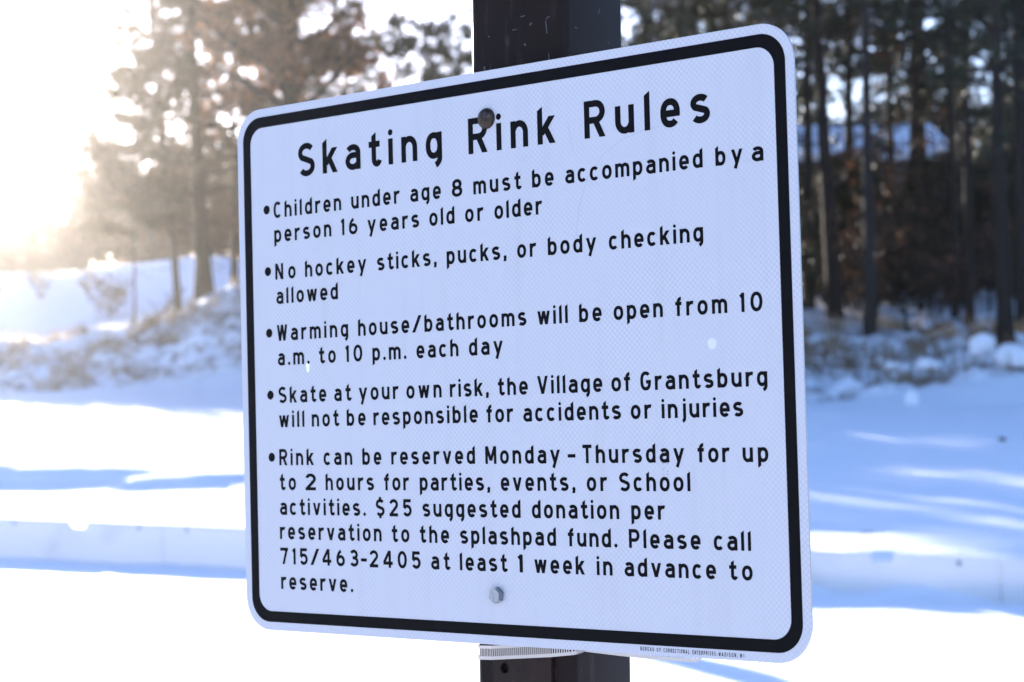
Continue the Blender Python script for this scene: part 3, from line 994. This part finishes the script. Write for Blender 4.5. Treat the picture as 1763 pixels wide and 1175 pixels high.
def lump(name, loc, size, label, cat, group=None, mat=None, seed=0, rough=.25, flat=1.0):
    bm = bmesh.new()
    bmesh.ops.create_icosphere(bm, subdivisions=3, radius=1)
    for v in bm.verts:
        n_ = noise.noise(v.co * 1.3 + Vector((seed, seed * 2, 0))) * rough + noise.noise(v.co * 3.1 + Vector((0, seed, 3))) * rough * .5
        v.co *= 1 + n_
        v.co = Vector((v.co.x * size[0], v.co.y * size[1], v.co.z * size[2]))
        if v.co.z < -size[2] * .5 * flat: v.co.z = -size[2] * .5 * flat
    o = bm_obj(name, bm, mat or M_SNOWLUMP, None, True)
    o.location = loc
    return tag(o, label, cat, group)
# snow boulders pushed up on the bank at right
for i, (px, py, d, sz, lab) in enumerate((
    (1692, 640, 45.0, (.30, .28, .34), "rounded snow boulder on the bank, left one of the big pair at right edge"),
    (1748, 645, 44.0, (.50, .36, .36), "largest snow boulder on the bank, at the right edge of the wood"),
    (1568, 697, 41.5, (.15, .14, .20), "small upright block of snow at the foot of the bank above the light streak"),
    (1600, 652, 44.5, (.30, .25, .18), "dirty grey lump of snow half way up the bank at right"),
    (1538, 632, 46.0, (.28, .22, .16), "low pale snow lump on the bank below the grey trunk"))):
    x = (px - 881.5) / FPX * d
    lump("snow_boulder", (x, d, gz(x, d) + sz[2] * .42), sz, lab, "snow boulder", "snow boulders on the bank", None, i * 3 + 1, .22)
for i, (px, d, sz, lab) in enumerate((
    (1486, 21.6, (.11, .05, .035), "larger dark clod lying on the snow beyond the boards right of the sign"),
    (1513, 21.3, (.055, .04, .022), "smaller dark clod beside the larger one beyond the boards"),
    (1758, 20.0, (.07, .04, .025), "dark clod on the snow near the right edge, beyond the boards"),
    (1722, 33.0, (.06, .05, .05), "lone dark clod out on the blue shaded snow field"))):
    x = (px - 881.5) / FPX * d
    lump("frozen_clod", (x, d, gz(x, d) + sz[2] * .3), sz, lab, "clod", "dark clods on the snow", mat_plain("frozen_dirt", (.06, .05, .045), .9), 20 + i, .3)

# ------------------------------------------------------------------ trees
class Geo:
    def __init__(self): self.v, self.f = [], []
    def tube(self, pts, radii, seg=7):
        base = len(self.v)
        for i, (p, r) in enumerate(zip(pts, radii)):
            a, b = pts[max(i - 1, 0)], pts[min(i + 1, len(pts) - 1)]
            t = (b - a).normalized()
            u = t.orthogonal().normalized()
            if i and abs(t.z) > .5: u = Vector((1, 0, 0)) - t * t.x; u.normalize()
            elif abs(t.z) > .5: u = Vector((1, 0, 0)) - t * t.x; u.normalize()
            w = t.cross(u)
            for j in range(seg):
                an = 2 * math.pi * j / seg
                self.v.append(p + (u * math.cos(an) + w * math.sin(an)) * r)
        for i in range(len(pts) - 1):
            for j in range(seg):
                self.f.append((base + i * seg + j, base + i * seg + (j + 1) % seg, base + (i + 1) * seg + (j + 1) % seg, base + (i + 1) * seg + j))
        self.f.append([base + (len(pts) - 1) * seg + j for j in range(seg)])
    def blade(self, p, d, L, w, R):
        s = d.cross(Vector((R.uniform(-1, 1), R.uniform(-1, 1), R.uniform(-1, 1))))
        if s.length < 1e-4: return
        s = s.normalized() * w
        b = len(self.v)
        self.v += [p - s * .5, p + s * .5, p + d * L + s * .35, p + d * L - s * .35]
        self.f.append((b, b + 1, b + 2, b + 3))
    def tuft(self, p, axis, n, L, w, R, spread=1.0):
        for _ in range(n):
            d = (axis + Vector((R.gauss(0, 1), R.gauss(0, 1), R.gauss(0, 1))) * spread).normalized()
            self.blade(p + d * L * .1, d, L * R.uniform(.6, 1.15), w, R)
    def leaf(self, p, s, R):
        d = Vector((R.gauss(0, 1), R.gauss(0, 1), R.gauss(0, .8))).normalized()
        self.blade(p, d, s, s * .7, R)
    def obj(self, name, mat, parent, smooth=False):
        return mesh_obj(name, self.v, self.f, mat, parent, smooth)

def trunk_path(H, lean, R, n=12, wob=.06):
    pts = []
    for i in range(n + 1):
        t = i / n
        pts.append(Vector((lean[0] * H * t + wob * R.uniform(-1, 1) * t, lean[1] * H * t + wob * R.uniform(-1, 1) * t, H * t)))
    pts[0].z = -.35
    return pts
def path_at(pts, h):
    for a, b in zip(pts, pts[1:]):
        if h <= b.z:
            return a.lerp(b, (h - a.z) / max(b.z - a.z, 1e-6))
    return pts[-1].copy()

def make_pine(seed, H=15, dia=.34, base=6.5, reach=3.2, limbs=34, per=9, blades=22, blade=(.26, .030), lean=(0, 0), dead=6, bark=None, droop=.12, flare=1.25, waist=None, needles=None):
    R = random.Random(seed)
    root = bpy.data.objects.new("pine_tree", None)
    COL.objects.link(root)
    tr, cr = Geo(), Geo()
    pts = trunk_path(H, lean, R)
    rad = [dia / 2 * (1 - .82 * (i / 12) ** 1.1) for i in range(13)]
    rad[0] *= flare
    tr.tube(pts, rad, 10)
    for k in range(limbs):
        h = base + (H - base) * ((k + R.random()) / limbs) ** .95
        p0 = path_at(pts, h)
        az = R.uniform(0, 2 * math.pi)
        f = (h - base) / (H - base)
        L = reach * (1.0 - .78 * f) * R.uniform(.55, 1.15) * (.7 + .6 * min(1, f * 5))
        if waist and h > waist: L *= .55
        up = R.uniform(-.05, .35)
        d = Vector((math.cos(az), math.sin(az), up)).normalized()
        seg = [p0 + d * L * t + Vector((0, 0, -droop * L * t * t + .05 * R.uniform(-1, 1))) for t in (0, .33, .66, 1)]
        r0 = .05 * (1 - .6 * f)
        tr.tube(seg, [r0, r0 * .7, r0 * .45, r0 * .2], 5)
        for j in range(per):
            t = .28 + .72 * (j + R.random()) / per
            q = seg[0].lerp(seg[1], t * 3) if t < .33 else (seg[1].lerp(seg[2], t * 3 - 1) if t < .66 else seg[2].lerp(seg[3], t * 3 - 2))
            off = Vector((R.gauss(0, .28), R.gauss(0, .28), R.gauss(.03, .14))) * (.4 + .5 * L / 3)
            ax = (d * .6 + off * 1.2 + Vector((0, 0, .3))).normalized()
            cr.tuft(q + off, ax, blades, blade[0], blade[1], R, .75)
    for k in range(dead):
        h = R.uniform(1.5, base)
        p0 = path_at(pts, h); az = R.uniform(0, 6.28); L = R.uniform(.5, 1.9)
        d = Vector((math.cos(az), math.sin(az), R.uniform(-.3, .15)))
        tr.tube([p0, p0 + d * L * .5, p0 + d * L + Vector((0, 0, -.1))], [.022, .014, .006], 4)
    tr.obj("trunk", bark or M_BARK, root, True)
    cr.obj("crown", needles or M_NEEDLE, root)
    return root

def make_oak(seed, H=9, dia=.22, base=1.5, reach=2.6, limbs=16, leaves=70, leaf=.16, name="oak_tree", mat=None, lean=(0, 0), twig=4):
    R = random.Random(seed)
    root = bpy.data.objects.new(name, None)
    COL.objects.link(root)
    tr, cr = Geo(), Geo()
    pts = trunk_path(H, lean, R, 12, .15)
    tr.tube(pts, [dia / 2 * (1.2 if i == 0 else 1 - .85 * i / 12) for i in range(13)], 8)
    for k in range(limbs):
        h = base + (H - base) * (k + R.random()) / limbs
        p0 = path_at(pts, h); az = R.uniform(0, 6.28)
        f = (h - base) / (H - base)
        L = reach * (1 - .6 * f) * R.uniform(.6, 1.1)
        d = Vector((math.cos(az), math.sin(az), R.uniform(.15, .8))).normalized()
        seg = [p0, p0 + d * L * .5 + Vector((R.gauss(0, .1), R.gauss(0, .1), .05)), p0 + d * L + Vector((R.gauss(0, .2), R.gauss(0, .2), R.gauss(0, .15)))]
        r0 = dia * .18
        tr.tube(seg, [r0, r0 * .6, r0 * .2], 5)
        for q in range(twig):
            t = R.uniform(.3, 1)
            s = seg[0].lerp(seg[2], t)
            e = s + Vector((R.gauss(0, .45), R.gauss(0, .45), R.gauss(.15, .3))) * (.35 + .3 * L / 2)
            tr.tube([s, e], [r0 * .3, r0 * .1], 4)
            for _ in range(max(0, leaves // twig)):
                c = s.lerp(e, R.uniform(.2, 1.1)) + Vector((R.gauss(0, .16), R.gauss(0, .16), R.gauss(0, .14)))
                cr.leaf(c, leaf * R.uniform(.6, 1.2), R)
    tr.obj("trunk", M_GREYBARK, root, True)
    if cr.f: cr.obj("crown", mat or M_OAKLEAF, root)
    return root

def make_shrub(seed, H=1.6, stems=12, twigs=7, leaves=0, name="bare_shrub", spread=.5):
    R = random.Random(seed)
    root = bpy.data.objects.new(name, None)
    COL.objects.link(root)
    tr, cr = Geo(), Geo()
    for k in range(stems):
        az = R.uniform(0, 6.28); rr = R.uniform(0, .25)
        p0 = Vector((rr * math.cos(az), rr * math.sin(az), -.1))
        tip = p0 + Vector((math.cos(az) * spread * R.uniform(.3, 1.3) * H, math.sin(az) * spread * R.uniform(.3, 1.3) * H, H * R.uniform(.6, 1.1)))
        mid = p0.lerp(tip, .5) + Vector((0, 0, .12 * H))
        tr.tube([p0, mid, tip], [.016, .010, .004], 4)
        for q in range(twigs):
            s = mid.lerp(tip, R.random()) if R.random() < .7 else p0.lerp(mid, R.uniform(.4, 1))
            e = s + Vector((R.gauss(0, .25), R.gauss(0, .25), R.uniform(.05, .45))) * H * .5
            tr.tube([s, e], [.007, .003], 3)
            for _ in range(leaves):
                cr.leaf(s.lerp(e, R.uniform(.3, 1.1)) + Vector((R.gauss(0, .06),) * 3), .10 * R.uniform(.6, 1.2), R)
    tr.obj("stems", M_TWIG, root)
    if cr.f: cr.obj("foliage", M_OAKLEAF, root)
    return root

def place(root, p, label, cat, group, rz=0.0, sc_=1.0):
    root.location = p
    root.rotation_euler = (0, 0, rz)
    root.scale = (sc_, sc_, sc_)
    return tag(root, label, cat, group)

G_WOOD = "trees of the dark wood right of the sign"
G_LEFT = "trees on the sunny slope left of the sign"
# --- individually seen trunks, right of the sign: (px at base, distance, diameter, lean, label)
front = [
 (1440, 54, .46, (-.045, 0), 31, "thick black leaning trunk nearest the right edge of the sign, pine", 15, 6.6, None),
 (1499, 50, .33, (.0, 0), 32, "straight grey pine trunk with flared foot standing clear on the snow right of the sign", 15, 8.0, M_GREYBARK),
 (1586, 57, .12, (.004, 0), 33, "very thin pine between the grey trunk and the middle trunks of the wood", 13, 7.0, None),
 (1646, 55, .24, (-.006, 0), 34, "dark medium pine, left one of two close trunks in the middle of the wood", 15, 7.4, None),
 (1670, 52, .27, (.006, 0), 35, "dark medium pine, right one of two close trunks in the middle of the wood", 15, 7.2, None),
 (1732, 47, .42, (-.012, 0), 36, "thickest dark pine trunk close to the right edge of the picture", 15, 6.0, None),
 (1762, 50, .34, (.0, 0), 37, "dark pine cut by the right edge of the picture", 15, 5.4, None),
]
for px, d, dia, lean, seed, lab, H, base, bark in front:
    t = make_pine(seed, H=H, dia=dia, base=base, lean=lean, bark=bark, limbs=30, per=8, blades=20)
    place(t, at(px, d) - Vector((0, 0, .05)), lab, "pine tree", G_WOOD)

# --- variants copied through the wood
variants = [make_pine(50 + i, H=13 + i, dia=.26 + .03 * i, base=[4.2, 6.0, 7.0, 5.2][i], reach=2.8 + .2 * i, limbs=30, per=8, blades=18, blade=(.30, .036)) for i in range(4)]
young = [make_pine(60 + i, H=[3.4, 4.6, 6.4][i], dia=.11 + .02 * i, base=.35, reach=[1.3, 1.6, 2.1][i], limbs=[22, 26, 32][i], per=7, blades=16, blade=(.24, .036), dead=0) for i in range(3)]
used = [False] * 4
yused = [False] * 3
R2 = random.Random(99)
def put_variant(i, p, label, group, rz, s):
    if used[i]: o = copy_tree(variants[i])
    else: o = variants[i]; used[i] = True
    place(o, p, label, "pine tree", group, rz, s)
    o.rotation_euler = (R2.gauss(0, .022), R2.gauss(0, .03), rz)
    return o
def put_young(i, p, label, group, s):
    if yused[i]: o = copy_tree(young[i])
    else: o = young[i]; yused[i] = True
    o.name = "young_pine"
    return place(o, p, label, "young pine", group, R2.uniform(0, 6.28), s)
back_spots = []
for row, (d0, n_) in enumerate(((59, 8), (66, 9), (84, 10), (96, 9))):
    for k in range(n_):
        px = 1130 + (k + R2.uniform(.1, .9)) / n_ * 780
        d = d0 + R2.uniform(-3, 3)
        x = (px - 881.5) / FPX * d
        if 3 < x < 18 and 67 < d < 82: d = 64
        back_spots.append((px, d))
for px, d in back_spots:
    put_variant(R2.randrange(4), at(px, d), "dark pine standing back in the wood right of the sign among similar trunks", "pines further back in the dark wood", R2.uniform(0, 6.28), R2.uniform(.85, 1.12))
for k in range(14):
    az_ = math.radians(18 + k * 4.6 + R2.uniform(-1.5, 1.5)); dd = R2.uniform(34, 52)
    px_, py_ = dd * math.sin(az_), dd * math.cos(az_)
    put_variant(R2.randrange(4), Vector((px_, py_, gz(px_, py_) - .1)), "dark pine standing back in the wood right of the sign among similar trunks", "pines further back in the dark wood", R2.uniform(0, 6.28), R2.uniform(.85, 1.1))
for k in range(22):
    px = 1370 + (k + R2.random()) / 22 * 440
    put_young(R2.choice((0, 0, 1)), at(px, R2.uniform(58, 67)), "small dark young pine in the understorey of the dark wood", "young pines in the dark wood", R2.uniform(.8, 1.1))
for k in range(14):
    px = 1375 + (k + R2.random()) / 14 * 430
    put_young(R2.choice((1, 2)), at(px, R2.uniform(86, 97)), "larger dark young pine behind the house line, deep in the dark wood", "young pines deep in the dark wood", R2.uniform(.8, 1.0))
for k in range(44):
    px = 1330 + (k + R2.random()) / 44 * 480
    put_young(2, at(px, R2.uniform(94, 116)), "tall dark pine closing the far back of the wood right of the sign", "pines closing the far back of the wood", R2.uniform(1.25, 1.7))
# --- pines behind the sign and the pole, their tops show above the sign
for px, d, i, s in ((1190, 56, 1, .95), (1236, 63, 2, 1.0), (1322, 58, 0, 1.0), (1100, 66, 3, .95), (1275, 78, 1, 1.1), (1010, 60, 0, 1.0), (930, 55, 2, .95), (860, 64, 0, 1.0), (1040, 52, 3, .8), (1150, 50, 0, .75)):
    put_variant(i, at(px, d), "olive green pine behind the sign, its top showing above the right half of the sign", "pines behind the sign", R2.uniform(0, 6.28), s)
for k in range(17):
    px = 570 + (k + R2.uniform(.25, .75)) / 17 * 760
    put_young(R2.choice((1, 2, 2)), at(px, R2.uniform(49.5, 55)), "young pine hidden behind the sign whose shadow falls on the blue snow field", "young pines behind the sign", R2.uniform(.9, 1.15))
# --- left of the sign
t = make_pine(71, H=14, dia=.27, base=2.6, lean=(-.085, 0), limbs=60, per=11, blades=16, blade=(.26, .040), reach=3.2, dead=9, droop=.2, waist=7.0, needles=M_RUSTNEEDLE)
place(t, at(309, 65) - Vector((0, 0, .1)), "thinner of the two leaning pine trunks on the snowy mound left of the sign", "pine tree", G_LEFT)
t = make_pine(72, H=16, dia=.56, base=2.4, lean=(-.045, 0), limbs=112, per=13, blades=16, blade=(.26, .040), reach=4.0, dead=8, flare=1.5, droop=.2, waist=7.3, needles=M_RUSTNEEDLE)
place(t, at(353, 64) - Vector((0, 0, .1)), "thicker of the two pine trunks on the snowy mound left of the sign", "pine tree", G_LEFT)
t = make_pine(77, H=8.9, dia=.10, base=2.9, limbs=50, per=10, blades=15, blade=(.25, .040), reach=2.3, dead=4, needles=M_RUSTNEEDLE)
place(t, at(232, 63) - Vector((0, 0, .1)), "broad low pine crown left of the two leaning trunks, nearest the sun glare", "pine tree", G_LEFT)
t = make_oak(73, H=13.5, dia=.95, base=6.3, reach=4.4, limbs=44, leaves=140, leaf=.22, twig=6, mat=M_OAKLEAF2)
place(t, at(505, 56), "big brown leaved oak whose broad trunk rises above the top left of the sign", "oak tree", G_LEFT)
t = make_oak(74, H=11, dia=.30, base=5.0, reach=3.2, limbs=34, leaves=110, leaf=.20, twig=5, mat=M_OAKLEAF2)
place(t, at(405, 66), "smaller oak with hanging orange brown leaves just left of the sign", "oak tree", G_LEFT)
t = make_pine(75, H=14, dia=.30, base=4.5, limbs=40, per=9, blades=18, reach=3.6)
place(t, at(600, 70), "dark pine behind the big oak, above the top left part of the sign", "pine tree", G_LEFT)
t = make_pine(76, H=9.0, dia=.28, base=5.4, limbs=34, per=10, blades=18, reach=4.0, blade=(.27, .042))
place(t, at(735, 58), "short pine with a level bough showing above the sign left of the pole", "pine tree", G_LEFT)
for px, d, i, s in ((455, 78, 0, .95), (540, 78, 0, 1.0)):
    put_variant(i, at(px, d), "hazy pine on the slope behind the two leaning trunks left of the sign", G_LEFT, R2.uniform(0, 6.28), s)
t = make_oak(81, H=13, dia=.16, base=3, reach=2, limbs=18, leaves=0, name="bare_tree")
place(t, at(262, 88), "thin bare tree washed out by the sun at the upper left", "bare tree", G_LEFT)
far = [make_oak(82 + i, H=[4.2, 3.4][i], dia=.10, base=.4, reach=1.9, limbs=26, leaves=40, leaf=.2, name="distant_tree", twig=6) for i in range(2)]
fused = [False, False]
for k in range(34):
    px = -60 + (k + R2.random()) / 34 * 560
    i = R2.randrange(2)
    if fused[i]: o = copy_tree(far[i])
    else: o = far[i]; fused[i] = True
    sc1 = R2.uniform(.8, 1.15) if px < 140 else R2.uniform(1.2, 1.9)
    place(o, at(px, R2.uniform(100, 122)), "hazy brown tree in the distant row beyond the left hill, under the sun", "tree", "distant row of trees beyond the left hill", R2.uniform(0, 6.28), sc1)

t = make_oak(84, H=10.5, dia=.12, base=3.2, reach=1.7, limbs=20, leaves=26, leaf=.17, twig=3)
place(t, at(1538, 58), "slender oak with a few orange leaves beside the grey trunk right of the sign", "oak tree", G_WOOD)
# --- undergrowth
shr = [make_shrub(90, 1.7, 14, 8, 0), make_shrub(91, 2.4, 16, 9, 3, "brown_shrub"), make_shrub(92, 1.2, 12, 7, 6, "brown_shrub")]
sused = [False] * 3
def put_shrub(i, p, label, group, s=1.0):
    if sused[i]: o = copy_tree(shr[i])
    else: o = shr[i]; sused[i] = True
    return place(o, p, label, "shrub", group, R2.uniform(0, 6.28), s)
put_shrub(2, at(182, 71), "rusty brown shrub at the crest of the blue slope far left", None, 1.2)
for k in range(16):
    px = -20 + k * 13 + R2.uniform(-6, 6)
    put_shrub(R2.choice((0, 1)), at(px, R2.uniform(76, 92)), "hazy brush under the sun along the top of the far left slope", "brush on the far left slope", R2.uniform(.5, .9))
for k in range(14):
    px = 1385 + R2.uniform(0, 400)
    d = R2.uniform(50, 68)
    put_shrub(R2.choice((0, 0, 1)), at(px, d), "bare twiggy shrub in the undergrowth of the dark wood", "shrubs in the dark wood", R2.uniform(.7, 1.5))
saps = [make_oak(95, H=5.2, dia=.09, base=.8, reach=1.5, limbs=13, leaves=18, leaf=.14, name="oak_sapling"), make_oak(96, H=3.6, dia=.07, base=.6, reach=1.2, limbs=12, leaves=16, leaf=.13, name="oak_sapling")]
for i, (px, d, v, s, lab) in enumerate((
    (1512, 53, 0, 1.0, "rusty leaved oak sapling behind the grey trunk right of the sign"),
    (1560, 56, 1, 1.1, "low rusty oak sapling between the grey trunk and the thin pine"),
    (1600, 55, 0, .9, "rusty oak sapling just right of the thin pine in the wood"),
    (1655, 60, 0, 1.15, "rusty oak sapling behind the two close trunks in the wood"),
    (1705, 57, 0, 1.1, "rusty oak sapling left of the thickest trunk near the right edge"),
    (1455, 60, 1, 1.2, "small rusty oak sapling beside the thick leaning trunk"),
    (405, 64, 1, .8, "small rusty oak sapling on the mound just left of the sign"))):
    first = i in (0, 1)
    o = saps[v] if first else copy_tree(saps[v])
    place(o, at(px, d), lab, "oak sapling", "rusty oak saplings", R2.uniform(0, 6.28), s)

def branch(name, a, b, r, label, seed):
    R = random.Random(seed)
    g = Geo()
    a, b = Vector(a), Vector(b)
    pts = [a.lerp(b, t) + Vector((R.gauss(0, .05), R.gauss(0, .05), R.gauss(0, .04))) for t in (0, .25, .5, .75, 1)]
    g.tube(pts, [r, r * .9, r * .75, r * .55, r * .25], 7)
    for k in range(16):
        s = a.lerp(b, R.uniform(.35, 1)); e = s + Vector((R.gauss(0, .4), R.gauss(0, .4), R.uniform(-.1, .6)))
        g.tube([s, e], [r * .25, .004], 4)
    o = g.obj(name, M_BARK, None, True)
    return tag(o, label, "branch")
a = at(200, 60.0); b = at(318, 64.5); b.z += .75
branch("fallen_branch", a, b, .07, "dark fallen bough leaning from the left mound down to the snow", 3)
a = at(1568, 50); b = at(1540, 51); b.z += .9
branch("fallen_branch", a, b, .05, "thin fallen bough slanting on the snow right of the grey trunk", 4)
a = at(1590, 50.5); a.z += .06; b = at(1640, 50.8); b.z += .18
branch("fallen_branch", a, b, .08, "dark log lying on the snow at the edge of the wood", 5)

# dead grass poking through the rough banks
def dead_grass():
    R = random.Random(17)
    g = Geo()
    for k in range(2200):
        if k % 2:
            px = R.uniform(-40, 470); d = R.uniform(57.5, 63.5)
        else:
            px = R.uniform(1330, 1800); d = R.uniform(43.5, 52)
        p = at(px, d)
        if noise.noise(Vector((p.x * .5, p.y * .5, 6))) < .0: continue
        for q in range(7):
            dr = Vector((R.gauss(0, .4), R.gauss(0, .4), 1)).normalized()
            g.blade(p + Vector((R.gauss(0, .08), R.gauss(0, .08), -.03)), dr, R.uniform(.12, .50), .018, R)
    o = g.obj("dead_grass", M_DEADGRASS, None)
    tag(o, "dry brown grass poking through the rough snow banks", "grass", kind="stuff")
dead_grass()

# ------------------------------------------------------------------ house beyond the wood
def build_house():
    d = 72.0
    x0, x1 = (1180 - 881.5) / FPX * d, (1652 - 881.5) / FPX * d
    zg = 5.0
    ze = zpix(1400, 284, d)
    zr = zpix(1500, 233, d + 4.5)
    root = thing("house", ((x0 + x1) / 2, d + 4, zg), "low brown house with a snow covered roof seen through the trunks right of the sign", "house")
    hx = (x1 - x0) / 2
    n = NT("house_siding")
    k = n.noise(n.mapped((1, 1, 1)), 2, 3, .6)
    sx = n.n("ShaderNodeSeparateXYZ"); n.l(n.coord(), sx.inputs[0])
    bd = n.math('FRACT', n.math('MULTIPLY', sx.outputs[2], 6.0))
    msd = n.set(Base_Color=n.mix(n.ramp(bd, [(0, (0, 0, 0)), (.12, (1, 1, 1))]), (.04, .034, .032), n.mix(k, (.085, .074, .068), (.11, .096, .088))), Roughness=.8)
    bm = bmesh.new()
    bmesh.ops.create_cube(bm, size=1, matrix=Matrix.Translation((0, 0, (ze - zg) / 2 - .1)) @ Matrix.Diagonal((2 * hx - .8, 8.0, ze - zg + .1, 1)))
    bm_obj("wall", bm, msd, root)
    # gable roof with snow
    he, hr = ze - zg, zr - zg
    def gable(w, dep, e, r, th):
        V = []
        for x in (-w, w):
            V += [(x, -dep, e), (x, 0, r), (x, dep, e), (x, dep, e + th), (x, 0, r + th), (x, -dep, e + th)]
        F = [(0, 1, 4, 5), (1, 2, 3, 4), (11, 10, 7, 6), (10, 9, 8, 7), (5, 4, 10, 11), (4, 3, 9, 10), (0, 6, 7, 1), (1, 7, 8, 2), (0, 5, 11, 6), (2, 8, 9, 3)]
        return V, F
    V, F = gable(hx, 4.6, he - .02, hr - .02, .12)
    rf = mesh_obj("roof", V, F, mat_plain("shingles", (.07, .065, .065), .9), root)
    V, F = gable(hx - .05, 4.55, he + .105, hr + .105, .28)
    mesh_obj("roof_snow", V, F, mat_plain("roof_snow", (.84, .85, .88), .8), rf)
    mg = mat_plain("dark_glass", (.02, .02, .025), .08)
    mf = mat_plain("window_frame", (.7, .7, .7), .5)
    for wx in (-hx * .55, 0.2, hx * .62):
        bm = bmesh.new()
        bmesh.ops.create_cube(bm, size=1, matrix=Matrix.Translation((wx, -4.03, 2.0)) @ Matrix.Diagonal((1.5, .10, 1.2, 1)))
        w = bm_obj("window", bm, mf, root)
        bm = bmesh.new()
        bmesh.ops.create_cube(bm, size=1, matrix=Matrix.Translation((wx, -4.06, 2.0)) @ Matrix.Diagonal((1.3, .10, 1.0, 1)))
        bm_obj("pane", bm, mg, w)
    return root
build_house()

# a rink light pole beyond the sign, whose shadow falls across the snow at lower right
def rink_pole():
    p = Vector((-2.0, 20.6))
    root = thing("light_pole", (p.x, p.y, gz(p.x, p.y) - .1), "round wooden rink pole hidden behind the sign, known by its shadow on the snow", "pole")
    g = Geo()
    g.tube([Vector((0, 0, 0)), Vector((0, 0, 2.1)), Vector((0, 0, 4.2))], [.17, .16, .15], 14)
    g.obj("shaft", M_GREYBARK, root, True)
rink_pole()

# ------------------------------------------------------------------ added scattering air in place of lens glare round the sun
def build_glare_haze():
    bm = bmesh.new()
    bmesh.ops.create_cube(bm, size=1, matrix=Matrix.Translation((0, 0, 13.0)) @ Matrix.Diagonal((3200, 3200, 30, 1)))
    mt = bpy.data.materials.new("glare_haze")
    mt.use_nodes = True
    nt = mt.node_tree
    nt.nodes.remove(nt.nodes["Principled BSDF"])
    v = nt.nodes.new("ShaderNodeVolumePrincipled")
    v.inputs["Color"].default_value = (1, .96, .91, 1)
    v.inputs["Density"].default_value = .00027
    v.inputs["Anisotropy"].default_value = .95
    nt.links.new(v.outputs[0], nt.nodes["Material Output"].inputs["Volume"])
    o = bm_obj("glare_haze", bm, mt)
    tag(o, "thin added air over the whole snow field, scattering sun in place of lens glare", "glare_haze", kind="stuff")
build_glare_haze()
